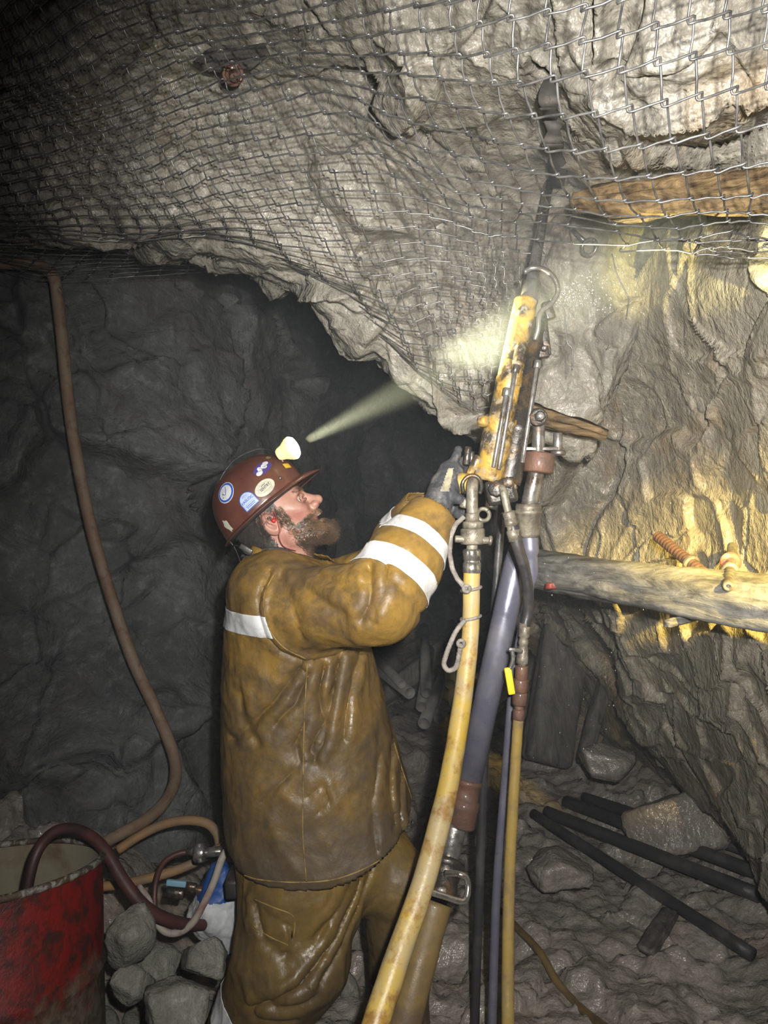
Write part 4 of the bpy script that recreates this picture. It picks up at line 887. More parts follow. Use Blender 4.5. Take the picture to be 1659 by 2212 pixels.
# ------------------------------------------------------------------ the miner
def cloth_mat(name, c1, c2, c3, grime_shade_lo, grime_shade_hi):
    m, nt, b = new_mat(name); v = coords(nt)
    sx = nt.nodes.new('ShaderNodeSeparateXYZ'); nt.links.new(v, sx.inputs[0])
    a = nz(nt, v, 4, 6, 0.62, 0.4); g = nz(nt, v, 7, 6, 0.72, 0.3); f = nz(nt, v, 70, 5, 0.65)
    c = mix(nt, ramp(nt, g, [(0.44, 0.0), (0.60, 0.9)]), c1, c2)
    h = mth(nt, 'ADD', sx.outputs[2], mth(nt, 'MULTIPLY', mth(nt, 'SUBTRACT', a, 0.5), 1.1))     # mud from the hem up, deepened to paint in the weaker light low down
    c = mix(nt, ramp(nt, mth(nt, 'MULTIPLY', h, 0.5), [(grime_shade_lo*0.5, 0.92), (grime_shade_hi*0.5, 0.10)]), c, c3)
    c = mix(nt, 0.35, c, ramp(nt, f, [(0.3, 0.35), (0.7, 1.0)]), 'MULTIPLY')
    nt.links.new(c, b.inputs['Base Color'])
    nt.links.new(ramp(nt, g, [(0.35, 0.30), (0.65, 0.62)]), b.inputs['Roughness']); b.inputs['Specular IOR Level'].default_value = 0.5
    nt.links.new(bump(nt, f, 0.30, 0.003, bump(nt, nz(nt, coords(nt, (1, 1, 0.8)), 18, 4, 0.5, 0.3), 0.45, 0.012)), b.inputs['Normal']); return m
M['jacket'] = cloth_mat('muddy_ochre_oilskin', (0.30, 0.178, 0.038), (0.12, 0.075, 0.032), (0.08, 0.062, 0.042), 0.62, 1.25)
M['trousers'] = cloth_mat('muddy_trouser_oilskin', (0.30, 0.18, 0.03), (0.15, 0.095, 0.03), (0.09, 0.066, 0.036), 0.30, 0.95)
M['skin'] = simple('skin', (0.40, 0.215, 0.16), 0.5, 0.0, (0.34, 0.135, 0.105), 26, (0.42, 0.65), 0.15, 300, 0.0006)
M['skin'].node_tree.nodes['Principled BSDF'].inputs['Subsurface Weight'].default_value = 0.0
M['hair'] = simple('dark_hair', (0.030, 0.026, 0.023), 0.5, 0.0, (0.05, 0.04, 0.033), 40)
M['beard'] = simple('brown_beard', (0.085, 0.055, 0.035), 0.5, 0.0, (0.20, 0.125, 0.07), 22, (0.45, 0.6))
M['reflect'] = simple('silver_reflective_tape', (0.78, 0.79, 0.80), 0.28, 0.15, (0.42, 0.40, 0.36), 16, (0.52, 0.7), 0.25, 30, 0.006)
M['glove'] = simple('grey_black_glove', (0.045, 0.047, 0.054), 0.5, 0.0, (0.14, 0.13, 0.125), 26, (0.50, 0.64), 0.5, 120, 0.002)
M['glove_pale'] = simple('pale_glove_patch', (0.42, 0.38, 0.26), 0.6, 0.0, (0.2, 0.18, 0.13), 30)
M['helmet'] = simple('brown_helmet', (0.085, 0.028, 0.022), 0.36, 0.0, (0.12, 0.045, 0.026), 12, (0.4, 0.65), 0.15, 160, 0.001, coat=0.3)
M['helmet_edge'] = simple('helmet_edge', (0.07, 0.035, 0.025), 0.4)
M['seam'] = simple('seam_thread', (0.34, 0.23, 0.06), 0.6, 0.0, (0.12, 0.08, 0.04), 30)
M['dark_knit'] = simple('dark_grey_fabric', (0.045, 0.048, 0.05), 0.9, 0.0, (0.09, 0.09, 0.09), 30)

MY = 1.93
PM = thing('person', 'bearded miner in muddy yellow oilskins looking up and reaching for the drill', 'person', (P(600, 0, MY).x, MY, ground(P(600, 0, MY).x, MY)))

# --- torso profile of the jacket: pixel row -> left and right edge, half depth
tz = [(1176, 566, 668, .062), (1195, 548, 688, .085), (1216, 526, 712, .15), (1245, 507, 745, .205), (1300, 499, 772, .235), (1400, 491, 795, .225), (1500, 485, 822, .22), (1600, 485, 848, .225), (1700, 488, 876, .235), (1790, 494, 905, .245), (1860, 503, 912, .245), (1960, 512, 912, .245)]
TZ = np.array([P(0, q[0], 1.90).z for q in tz])[::-1]
TC = np.array([(P(q[1], 0, 1.90).x+P(q[2], 0, 1.90).x)/2 for q in tz])[::-1]
TA = np.array([(P(q[2], 0, 1.90).x-P(q[1], 0, 1.90).x)/2 for q in tz])[::-1]
TB = np.array([q[3] for q in tz])[::-1]
def torso(X, Y, Z, off=0.0, pw=2.4):
    c = np.interp(Z, TZ, TC); a = np.interp(Z, TZ, TA)-off; bb = np.interp(Z, TZ, TB)-off
    x, y = np.abs(X-c)/a, np.abs(Y-MY)/bb
    k = (x**pw+y**pw)**(1/pw)
    d = (k-1)*np.minimum(a, bb)*0.9
    return smax(smax(d, Z-TZ[-1]-0.01+off, 0.02), TZ[0]-0.02+off*2-Z, 0.02)
def hem_z(X):                    # the slanting hem
    pts = [(500, 1880), (520, 1898), (560, 1908), (640, 1914), (720, 1908), (790, 1882), (850, 1845), (900, 1802), (930, 1780)]
    return np.interp(X, [P(a, 0, 1.80).x for a, c in pts], [P(0, c-8, 1.735).z for a, c in pts])
# arm joints
S1, E1, W1 = P(622, 1316, 1.76), P(815, 1300, 1.62), P(925, 1128, 1.70)
S2, E2, W2 = P(660, 1300, 2.12), P(838, 1246, 2.02), P(912, 1110, 1.90)
def sleeve(X, Y, Z, s, e, w_, r=(0.094, 0.086, 0.082, 0.058)):
    mid = e.lerp(w_, 0.5)
    d = smin(s_cone(X, Y, Z, s, e, r[0], r[1]), s_cone(X, Y, Z, e, mid, r[1]*0.97, r[2]), 0.035)
    return smin(d, s_cone(X, Y, Z, mid, w_, r[2], r[3]), 0.02)
def jacket_f(X, Y, Z):
    d = torso(X, Y, Z)
    d = smin(d, s_ell(X, Y, Z, P(600, 1268, 1.80), (0.10, 0.11, 0.085)), 0.05)      # near shoulder
    d = smin(d, s_ell(X, Y, Z, P(625, 1262, 2.07), (0.10, 0.11, 0.085)), 0.05)
    d = smin(d, sleeve(X, Y, Z, S1, E1, W1), 0.035)
    d = smin(d, sleeve(X, Y, Z, S2, E2, W2), 0.03)
    # armhole seam, sleeve creases, side folds
    def pl(pts, yl): return [(P(a, c, yl).x, P(a, c, yl).z) for a, c in pts]
    near = (Y < MY-0.02)
    for pts, wd, dp, yl in (([(588, 1238), (572, 1275), (570, 1315), (583, 1362), (612, 1398), (662, 1422), (720, 1416), (800, 1392)], .006, .010, 1.72),
                            ([(800, 1232), (806, 1262), (800, 1300), (785, 1330)], .011, .014, 1.58), ([(830, 1200), (838, 1240), (824, 1290), (806, 1335)], .010, .010, 1.56),
                            ([(640, 1262), (690, 1282), (740, 1310)], .014, .010, 1.66), ([(600, 1250), (640, 1300), (655, 1360)], .014, .008, 1.66),
                            ([(690, 1245), (740, 1255), (790, 1250)], .010, .008, 1.66),
                            ([(850, 1255), (880, 1290), (905, 1330)], .010, .006, 1.56),
                            ([(650, 1440), (600, 1510), (545, 1570), (500, 1610)], .012, .014, 1.72), ([(668, 1452), (640, 1520), (600, 1560)], .010, .010, 1.72),
                            ([(700, 1440), (688, 1500), (697, 1560), (672, 1620)], .009, .011, 1.72), ([(730, 1430), (712, 1530), (700, 1600), (680, 1640)], .010, .012, 1.72),
                            ([(770, 1430), (745, 1520), (740, 1600)], .012, .009, 1.72), ([(640, 1660), (600, 1700), (570, 1730)], .010, .007, 1.72),
                            ([(660, 1560), (640, 1600), (650, 1640)], .008, .007, 1.72), ([(668, 1715), (700, 1690), (715, 1730), (690, 1745)], .007, .006, 1.72),
                            ([(842, 1640), (838, 1720), (850, 1790)], .008, .010, 1.76), ([(864, 1690), (860, 1760), (868, 1810)], .006, .010, 1.78),
                            ([(815, 1650), (800, 1740), (812, 1830)], .009, .006, 1.74), ([(520, 1500), (530, 1560), (560, 1600)], .012, .008, 1.74)):
        q = pl(pts, yl); g = np.exp(-(poly_dist(X, Z, q)/wd)**2)
        d = d+near*(dp*g)-near*(dp*0.55*np.exp(-(poly_dist(X, Z, [(a+wd*1.7, c+wd*0.6) for a, c in q])/(wd*1.1))**2))
    return smax(d, hem_z(X)-Z, 0.006)
lo = (P(470, 0, 1.9).x-0.02, 1.44, P(0, 1930, 1.9).z); hi = (W1.x+0.10, 2.26, P(0, 1068, 1.9).z)
V, F = surface_nets(jacket_f, lo, hi, 0.0056)
N_ = vnormals(V, F)
def cloth_disp(p):
    q = Vector((p[0], p[1], p[2]*0.75)); a = noise.noise(q*6+Vector((fbm(q*5, 2), 0, 0))*1.4); b_ = noise.noise(q*15+Vector((3, 5, 1)))
    return 0.011*(0.5-abs(a))+0.0060*(0.5-abs(b_))+0.0035*(0.4-abs(noise.noise(q*32+Vector((1, 7, 2)))))
V = V+N_*np.array([cloth_disp(p) for p in V])[:, None]
for _ in range(1):               # light smoothing
    A_ = np.zeros_like(V); n_ = np.zeros(len(V))
    for i in range(4):
        np.add.at(A_, F[:, i], V[F[:, (i+1) % 4]]); np.add.at(n_, F[:, i], 1)
    V = V*0.5+A_/n_[:, None]*0.5
# open the cuffs and the collar
def cut(V, F, planes):
    fc = V[F].mean(1); keep = np.ones(len(F), bool)
    for p, n, rad in planes:
        dd = fc-np.array(p); keep &= ~((dd@np.array(n) > 0) & (np.linalg.norm(dd, axis=1) < rad))
    FF = F[keep]; u_, inv = np.unique(FF, return_inverse=True); return V[u_], inv.reshape(FF.shape)
a1 = (W1-E1).normalized(); a2 = (W2-E2).normalized()
V, F = cut(V, F, [(W1+a1*0.030, a1, 0.09), (W2+a2*0.030, a2, 0.09), (P(617, 1190, MY), Vector((0.25, 0, 1)).normalized(), 0.13)])
fz = V[F].mean(1)
F = F[fz[:, 2] > hem_z(fz[:, 0])+0.004]
jk = mk('jacket', (V, F), M['jacket'], PM, label='muddy ochre oilskin jacket with silver tape')
sm = jk.modifiers.new('thick', 'SOLIDIFY'); sm.thickness = 0.003; sm.offset = -1
NJ = vnormals(V, F); FC = V[F].mean(1); FN = NJ[F].mean(1)
def proj(p): return 829.5+FPX*p[:, 0]/p[:, 1], 1106-FPX*(p[:, 2]-CH)/p[:, 1]
def strip(name, V_, F_, N2, mask, off, planes, mat, parent, label):
    FF = F_[mask]
    if not len(FF): return None
    u_, inv = np.unique(FF, return_inverse=True); bm = bmesh.new()
    vs = [bm.verts.new(V_[i]+N2[i]*off) for i in u_]
    for q in inv.reshape(FF.shape):
        try: bm.faces.new([vs[i] for i in q])
        except ValueError: pass
    for co, no in planes:
        bmesh.ops.bisect_plane(bm, geom=bm.verts[:]+bm.edges[:]+bm.faces[:], plane_co=co, plane_no=no, clear_outer=True)
    # keep the largest connected piece
    seen = set(); best = []
    for f in bm.faces:
        if f in seen: continue
        st = [f]; seen.add(f); comp = []
        while st:
            g = st.pop(); comp.append(g)
            for e in g.edges:
                for h in e.link_faces:
                    if h not in seen: seen.add(h); st.append(h)
        if len(comp) > len(best): best = comp
    if not best: print('EMPTY STRIP', label); bm.free(); return None
    keep = set(best); bmesh.ops.delete(bm, geom=[f for f in bm.faces if f not in keep], context='FACES')
    bm.verts.index_update(); o = mk(name, ([v.co.copy() for v in bm.verts], [tuple(v.index for v in f.verts) for f in bm.faces]), mat, parent, label=label); bm.free()
    s = o.modifiers.new('thick', 'SOLIDIFY'); s.thickness = 0.0015; s.offset = -1; return o
def patch(name, mask, off, mat, label=None, parent=jk):
    FF = F[mask]; u_, inv = np.unique(FF, return_inverse=True); o = mk(name, (V[u_]+NJ[u_]*off, inv.reshape(FF.shape)), mat, parent, label=label)
    s = o.modifiers.new('thick', 'SOLIDIFY'); s.thickness = 0.0015; s.offset = -1; return o
px_, py_ = proj(FC); front = FC[:, 1] < MY-0.01
mk_ = front & (px_ < 625) & (py_ > 1300) & (py_ < 1392) & (px_ > 470)
def pln(a, b_, Y, sgn):            # plane through the lens and a line of the photo
    A0, B0 = P(*a, Y), P(*b_, Y); n = (B0-A0).cross(Vector((0, 1, 0))).normalized()*sgn; return A0, n
strip('reflective_stripe', V, F, NJ, mk_, 0.0024, [pln((500, 1320), (590, 1322), 1.74, 1), pln((500, 1367), (590, 1369), 1.74, -1), pln((581, 1320), (596, 1368), 1.72, 1)], M['reflect'], jk, 'silver tape across the back')
def armt(s, e, w_, fc):
    ax = np.array(w_-e); L = np.linalg.norm(ax); return (fc-np.array(e))@(ax/L)/L, np.linalg.norm(np.cross(fc-np.array(e), ax/L), axis=1)
t1, d1 = armt(S1, E1, W1, FC); t2, d2 = armt(S2, E2, W2, FC)
arm1 = (d1 < 0.125) & (FC[:, 1] < 1.86) & (FC[:, 0] > E1.x-0.06)
arm2 = (d2 < 0.105) & (FC[:, 1] > 1.86) & (FC[:, 0] > E2.x-0.02)
def band(am, t_, e, w_, t0, t1_, lab, tilt=0.0):
    ax = (w_-e); d = ax.normalized(); n0 = (d+Vector((0, 1, 0))*tilt).normalized()
    strip('reflective_band', V, F, NJ, am & (t_ > t0-0.15) & (t_ < t1_+0.15), 0.0024, [(e+ax*t1_, n0), (e+ax*t0, -n0)], M['reflect'], jk, lab)
band(arm1, t1, E1, W1, 0.22, 0.42, 'silver tape nearer the elbow', 0.12)
band(arm1, t1, E1, W1, 0.66, 0.83, 'silver tape nearer the cuff', 0.05)
band(arm2, t2, E2, W2, 0.15, 0.36, 'silver tape on the far sleeve')
band(arm2, t2, E2, W2, 0.62, 0.85, 'silver tape near the far cuff')
# seams stitched on the surface
JB = BVHTree.FromPolygons(V.tolist(), F.tolist())
def on_surf(px, py, tree, lift=0.0012):
    d = (P(px, py, 1.0)-CAM).normalized(); h = tree.ray_cast(CAM, d)
    return h[0]-d*lift if h[0] is not None else None
def seam(name, pts, r, mat, parent, tree=JB, n=10, lift=0.0012):
    c = [on_surf(q[0], q[1], tree, lift) for q in cr([(a, b_, 0) for a, b_ in pts], n)]; c = [q for q in c if q is not None]
    if len(c) > 3: mk(name, tube(c, r, 6), mat, parent)
seam('side_seam', [(664, 1432), (660, 1500), (656, 1600), (655, 1700), (654, 1800), (662, 1905)], 0.0016, M['seam'], jk)
seam('armhole_seam', [(592, 1240), (572, 1280), (571, 1320), (585, 1365), (615, 1400), (662, 1424)], 0.0016, M['seam'], jk)
seam('front_edge', [(850, 1600), (868, 1660), (888, 1720), (904, 1775)], 0.0020, M['seam'], jk)
hem = [Vector((x_, 0, 0)) for x_ in np.linspace(P(512, 0, 1.9).x, P(892, 0, 1.9).x, 50)]
seam('hem_seam', [(515, 1886), (560, 1900), (640, 1906), (720, 1900), (790, 1875), (850, 1838), (890, 1805)], 0.0017, M['seam'], jk, n=14)
# collar
b = MB(); rows = []
for k in range(29):
    an = math.radians(-150+300*k/28); rad = 0.084
    rows.append((P(614, 1204, MY)+Vector((math.cos(an)*rad*0.98-0.004, math.sin(an)*rad, 0.022*math.cos(an)*-1)), an))
V2 = []; F2 = []
for k, (p, an) in enumerate(rows):
    o_ = Vector((math.cos(an), math.sin(an), 0)); wv = 0.006*math.sin(k*1.1)
    V2 += [p+o_*0.012-Vector((0, 0, .022)), p+o_*(0.008+wv)+Vector((0, 0, .010)), p-o_*0.004+Vector((0, 0, .018+wv)), p-o_*0.006-Vector((0, 0, .018))]
    if k:
        for j in range(3): F2.append(((k-1)*4+j, k*4+j, k*4+j+1, (k-1)*4+j+1))
cm = mk('collar', (V2, F2), M['jacket'], jk); s_ = cm.modifiers.new('s', 'SUBSURF'); s_.levels = s_.render_levels = 2
cm2 = cm.modifiers.new('t', 'SOLIDIFY'); cm2.thickness = 0.003
b = MB(); b.add(tube(cr([P(528, 1210, MY), P(560, 1196, 1.87), P(600, 1190, 1.85), P(640, 1204, 1.86), P(672, 1222, 1.88)], 6), 0.010, 12)); b.add(tube(cr([P(528, 1206, 1.95), P(560, 1190, 2.0), P(620, 1186, 2.0), P(672, 1210, 1.96)], 6), 0.012, 12))
mk('hood_scarf', b.out(), M['dark_knit'], PM, label='dark grey scarf inside the collar')

# --- trousers
H1, K1, A1 = P(652, 1880, 1.84), P(630, 2070, 1.80), P(478, 2370, 1.84)
H2, K2, A2 = P(770, 1845, 1.98), P(858, 1908, 1.93), P(868, 2330, 2.06)
def trouser_f(X, Y, Z):
    d = smin(s_cone(X, Y, Z, P(640, 1800, 1.93), P(668, 1885, 1.90), 0.16, 0.165), s_cone(X, Y, Z, H1, K1, 0.145, 0.125), 0.05)
    d = smin(d, s_cone(X, Y, Z, K1, A1, 0.125, 0.100), 0.04)
    d = smin(d, s_cone(X, Y, Z, P(705, 1850, 1.97), H2, 0.15, 0.125), 0.05)
    d = smin(d, s_cone(X, Y, Z, H2, K2, 0.125, 0.088), 0.04)
    d = smin(d, s_cone(X, Y, Z, K2, A2, 0.078, 0.070), 0.02)
    near = Y < 1.86
    for pts, wd, dp in (([(785, 1890), (760, 1960), (715, 2040), (650, 2100), (560, 2150)], .011, .014), ([(800, 1905), (785, 1960), (750, 2030), (690, 2110)], .009, .012),
                        ([(760, 1900), (735, 1960), (690, 2010)], .010, .010), ([(548, 1950), (590, 1965), (628, 1985), (634, 2010), (625, 2040)], .006, .007),
                        ([(552, 1960), (575, 2020), (620, 2045)], .010, .012), ([(545, 2110), (600, 2145), (680, 2130)], .012, .010),
                        ([(520, 2130), (560, 2170), (640, 2180)], .010, .008), ([(820, 1880), (850, 1920), (880, 1930)], .009, .008)):
        q = [(P(a, c, 1.72).x, P(a, c, 1.72).z) for a, c in pts]
        d = d+near*dp*np.exp(-(poly_dist(X, Z, q)/wd)**2)-near*dp*0.6*np.exp(-(poly_dist(X, Z, [(a-wd*1.5, c+wd) for a, c in q])/(wd*1.1))**2)
    return smax(d, Z-P(0, 1800, 1.9).z, 0.01)
lo = (P(430, 0, 1.9).x, 1.62, A1.z-0.06); hi = (P(975, 0, 2.05).x, 2.20, P(0, 1790, 1.9).z+0.02)
VT, FT = surface_nets(trouser_f, lo, hi, 0.0066); NT = vnormals(VT, FT)
VT = VT+NT*np.array([1.15*cloth_disp(Vector(p)+Vector((5, 1, 2))) for p in VT])[:, None]
tr = mk('trousers', (VT, FT), M['trousers'], PM, label='muddy ochre oilskin trousers')
NT = vnormals(VT, FT); FCt = VT[FT].mean(1); tx, ty = proj(FCt)
tA = (FCt-np.array(K1))@np.array((A1-K1).normalized())/(A1-K1).length
msk = (tA > 0.25) & (tA < 0.75) & (np.linalg.norm(np.cross(FCt-np.array(K1), np.array((A1-K1).normalized())), axis=1) < 0.16) & (FCt[:, 0] < P(800, 0, 1.85).x)
strip('reflective_band', VT, FT, NT, msk, 0.003, [(K1.lerp(A1, 0.52), (A1-K1).normalized()), (K1.lerp(A1, 0.33), (K1-A1).normalized())], M['reflect'], tr, 'silver tape round the shin')
TBV = BVHTree.FromPolygons(VT.tolist(), FT.tolist())
seam('knee_stitching', [(548, 1942), (590, 1960), (632, 1978), (636, 2010), (628, 2040)], 0.0014, M['seam'], tr, TBV)
seam('leg_seam', [(548, 2000), (580, 2022), (625, 2043)], 0.0014, M['seam'], tr, TBV)
# boots
def boot(a, toe, nm='boot'):
    g_ = ground(a.x, a.y); an = Vector((a.x, a.y, g_+0.09)); tp = an+toe
    def f(X, Y, Z):
        d = smin(s_cone(X, Y, Z, a+Vector((0, 0, 0.03)), an, 0.062, 0.052), s_cone(X, Y, Z, an-toe*0.15-Vector((0, 0, .045)), tp-Vector((0, 0, .045)), 0.045, 0.042), 0.04)
        return smax(d, g_-0.005-Z, 0.008)
    lo = [min(a.x, tp.x)-0.10, min(a.y, tp.y)-0.10, g_-0.02]; hi = [max(a.x, tp.x)+0.10, max(a.y, tp.y)+0.10, a.z+0.11]
    V_, F_ = surface_nets(f, lo, hi, 0.008); mk(nm, (V_, F_), M['black_rubber'], PM)
boot(A1, Vector((0.15, -0.03, 0))); boot(A2, Vector((0.16, -0.02, 0)))

# --- body: head, neck, arms and legs, one skin
TH = math.radians(36); cT, sT = math.cos(TH), math.sin(TH); E0 = P(601, 1132, MY)
def HL(x, y, z): return Vector((E0.x+x*cT-z*sT, E0.y+y, E0.z+x*sT+z*cT))       # head frame -> world
def loc(X, Y, Z):
    x, z = X-E0.x, Z-E0.z; return x*cT+z*sT, Y-E0.y, -x*sT+z*cT
def head_f(X, Y, Z):
    x, y, z = loc(X, Y, Z); ya = np.abs(y)
    d = s_ell(x, y, z, (-.004, 0, .055), (.098, .076, .088))
    d = smin(d, s_ell(x, y, z, (.040, 0, -.008), (.057, .058, .082)), .03)
    d = smin(d, s_cone(x, ya, z, (.018, .044, -.055), (.082, .014, -.084), .020, .020), .022)
    d = smin(d, s_cone(x, y, z, (.086, -.006, -.084), (.086, .006, -.084), .019, .019), .018)
    d = smin(d, s_ell(x, ya, z, (.060, .042, -.006), (.026, .022, .020)), .022)      # cheekbone
    d = smin(d, s_cone(x, y, z, (.086, -.030, .037), (.086, .030, .037), .013, .013), .014)   # brow
    d = smax(d, -s_ell(x, ya, z, (.102, .031, .017), (.019, .019, .014)), .010)      # eye socket
    d = smin(d, s_cone(x, y, z, (.092, 0, .028), (.117, 0, -.006), .008, .0115), .010)        # nose bridge
    d = smin(d, s_ell(x, y, z, (.121, 0, -.009), (.013, .012, .012)), .006)
    d = smin(d, s_ell(x, ya, z, (.107, .013, -.015), (.013, .008, .009)), .005)
    d = smax(d, -s_ell(x, ya, z, (.113, .0075, -.0235), (.006, .0035, .004)), .002)
    d = smin(d, s_ell(x, y, z, (.089, 0, -.034), (.018, .026, .014)), .010)
    d = smin(d, s_cone(x, y, z, (.101, -.013, -.037), (.101, .013, -.037), .0055, .0055), .005)
    d = smin(d, s_cone(x, y, z, (.098, -.012, -.060), (.098, .012, -.060), .0062, .0062), .005)
    d = smax(d, -s_ell(x, y, z, (.106, 0, -.048), (.022, .018, .0065)), .004)        # open mouth
    d = smax(d, -s_ell(x, ya, z, (.055, .066, -.035), (.03, .014, .028)), .02)       # hollow cheek
    # ears
    e = s_ell(x, ya, z, (-.006, .081, .004), (.021, .0105, .032), 0.12)
    e = smax(e, -s_ell(x, ya, z, (-.002, .093, .007), (.0125, .010, .021), 0.12), .004)
    e = smin(e, s_ell(x, ya, z, (-.004, .086, .010), (.004, .0035, .014), 0.5), .004)
    e = smin(e, s_ell(x, ya, z, (.012, .079, -.002), (.005, .006, .007)), .004)
    d = smin(d, e, .006)
    n = s_cone(X, Y, Z, HL(-.028, 0, -.02), P(612, 1222, MY+0.01), .057, .066)
    n = smin(n, s_cone(X, Y, Z, P(640, 1170, MY), P(648, 1225, MY), .030, .036), .03)
    return smin(d, n, .025)
lo = P(505, 1262, MY)-Vector((0, .115, 0)); hi = P(735, 955, MY)+Vector((0, .115, 0))
VH, FH = surface_nets(head_f, lo, hi, 0.0022)
okf = VH[FH].mean(1)[:, 2] > P(0, 1250, MY).z; FH = FH[okf]
def bones(X, Y, Z):              # the rest of the body inside the clothes
    d = smax(torso(X, Y, Z, 0.05), P(0, 1770, 1.9).z-Z, 0.02)
    d = smin(d, s_cone(X, Y, Z, P(612, 1212, MY+0.01), P(615, 1300, MY), .064, .10), .03)
    for s, e, w_ in ((S1, E1, W1), (S2, E2, W2)):
        d = smin(d, s_cone(X, Y, Z, s, e, .056, .042), .03); d = smin(d, s_cone(X, Y, Z, e, w_+(w_-e).normalized()*0.03, .040, .0285), .02)
    for h_, k_, a_ in ((H1, K1, A1), (H2, K2, A2)):
        d = smin(d, s_cone(X, Y, Z, h_, k_, .085, .058), .04); d = smin(d, s_cone(X, Y, Z, k_, a_, .056, .036), .03)
        d = smin(d, s_cone(X, Y, Z, a_, Vector((a_.x+0.02, a_.y, ground(a_.x, a_.y)+0.06)), .036, .036), .02)
    return smax(d, Z-P(0, 1214, MY).z, 0.004) if False else d
def body_cut(X, Y, Z):
    d = bones(X, Y, Z); up = Z > P(0, 1175, MY).z
    keep = (np.abs(X-W1.x) < 0.16)
    return np.where(up & ~keep, np.maximum(d, 0.02), d)
lo = (P(430, 0, 1.9).x, 1.5, 0.12); hi = (W1.x+0.09, 2.25, P(0, 1050, 1.8).z)
VB, FB = surface_nets(body_cut, lo, hi, 0.010)
FHB = np.concatenate([FH, FB+len(VH)])
bd = mk('body', (np.concatenate([VH, VB]), FHB), M['skin'], PM, label='tilted-back face and neck with flushed skin')
HB = BVHTree.FromPolygons(VH.tolist(), FH.tolist())
# eyes
for s in (-1, 1):
    c = HL(.0835, s*.031, .0155)
    mk('eye', lathe(c-HL(.012, 0, 0)+HL(0, 0, 0), c+HL(.012, 0, 0)-HL(0, 0, 0), [(0.5-0.5*math.cos(PI*i/12), 0.012*math.sin(PI*i/12)) for i in range(13)], 20), simple('eye_white', (0.38, 0.34, 0.31), 0.2, bs=0), PM)
    g_ = (HL(.95, s*0.05, .15)-HL(0, 0, 0)).normalized()
    mk('iris', lathe(c+g_*0.0105, c+g_*0.0124, [(0, 0.0062), (0.6, 0.0058), (1, 0.003)], 18), simple('iris_brown', (0.05, 0.025, 0.012), 0.15, bs=0), PM)
    mk('eyelid', tube(cr([HL(.089, s*.046, .014), HL(.095, s*.040, .0225), HL(.0965, s*.031, .0240), HL(.098, s*.021, .021)], 6), [0.0045]*19, 8), M['skin'], PM)
    mk('eyelid', tube(cr([HL(.089, s*.046, .012), HL(.0935, s*.040, .0095), HL(.0955, s*.031, .0085), HL(.098, s*.021, .010)], 6), [0.0040]*19, 8), M['skin'], PM)
b = MB(); b.add(tube(cr([HL(.098, -.016, -.041), HL(.104, 0, -.0415), HL(.098, .016, -.041)], 6), 0.0028, 8)); mk('teeth', b.out(), simple('teeth', (0.6, 0.55, 0.45), 0.3, bs=0), PM)
# ear plug
mk('ear_plug', lathe(HL(.004, -.080, .004), HL(.009, -.093, .009), [(0, .004), (0.3, .005), (0.8, .006), (1, .004)], 12), simple('red_ear_plug', (0.5, 0.02, 0.02), 0.5), PM, label='red ear plug')
mk('ear_plug_cord', tube(cr([HL(.010, -.096, .010), HL(.022, -.094, .024), HL(.008, -.097, -.016), HL(-.006, -.097, -.036), HL(-.012, -.078, -.060), HL(.004, -.064, -.085), P(620, 1186, 1.862), P(600, 1194, 1.86)], 8), 0.0011, 6), simple('red_cord', (0.25, 0.03, 0.03), 0.5), PM)

# hair and beard: strands rooted on the skin
def strands(region, n, length, r, dirf, jit, mat, name, segs=3, droop=0.0):
    NH = vnormals(VH, FH); fc = VH[FH].mean(1); fn = NH[FH].mean(1)
    lx, ly, lz = loc(fc[:, 0], fc[:, 1], fc[:, 2]); ok = np.nonzero(region(lx, ly, lz))[0]
    mb_v = []; mb_f = []
    for _ in range(n):
        i = ok[rnd.randrange(len(ok))]; nrm = Vector(fn[i]).normalized()
        p = Vector(fc[i])+Vector((rnd.gauss(0, .0012), rnd.gauss(0, .0012), rnd.gauss(0, .0012)))-nrm*0.001
        d0 = dirf(lx[i], ly[i], lz[i]); d = (HL(*d0)-HL(0, 0, 0)).normalized()
        d = (d+nrm*0.35+Vector((rnd.gauss(0, jit), rnd.gauss(0, jit), rnd.gauss(0, jit)))).normalized()
        L = length(lx[i], ly[i], lz[i])*rnd.uniform(.6, 1.2); a_ = d.orthogonal().normalized(); c_ = d.cross(a_)
        bend = Vector((rnd.gauss(0, .4), rnd.gauss(0, .4), rnd.gauss(0, .4)-droop)); base = len(mb_v)
        for k in range(segs+1):
            t = k/segs; q = p+d*L*t+bend*L*t*t*0.5; rr = r*(1-t*0.85)
            for j in range(3): an = 2*PI*j/3; mb_v.append(q+(a_*math.cos(an)+c_*math.sin(an))*rr)
        for k in range(segs):
            for j in range(3): j2 = (j+1) % 3; mb_f.append((base+k*3+j, base+k*3+j2, base+(k+1)*3+j2, base+(k+1)*3+j))
    return mk(name, (mb_v, mb_f), mat, PM)
def beard_reg(x, y, z):
    ya = np.abs(y)
    side = (x > .012) & (x < .040) & (z < .030) & (z > -.075) & (ya > .03)
    cheek = (x >= .036) & (z < -.028-0.10*np.clip(.075-x, 0, .03)+0.0) & (z > -.12) & ~((x > .076) & (ya < .030) & (z > -.068))
    mous = (x > .086) & (z < -.0255) & (z > -.0385) & (ya < .030)
    under = (x > .015) & (z < -.05) & (z > -.115)
    chin = (x > .07) & (z < -.066)
    return side | cheek | mous | under | chin
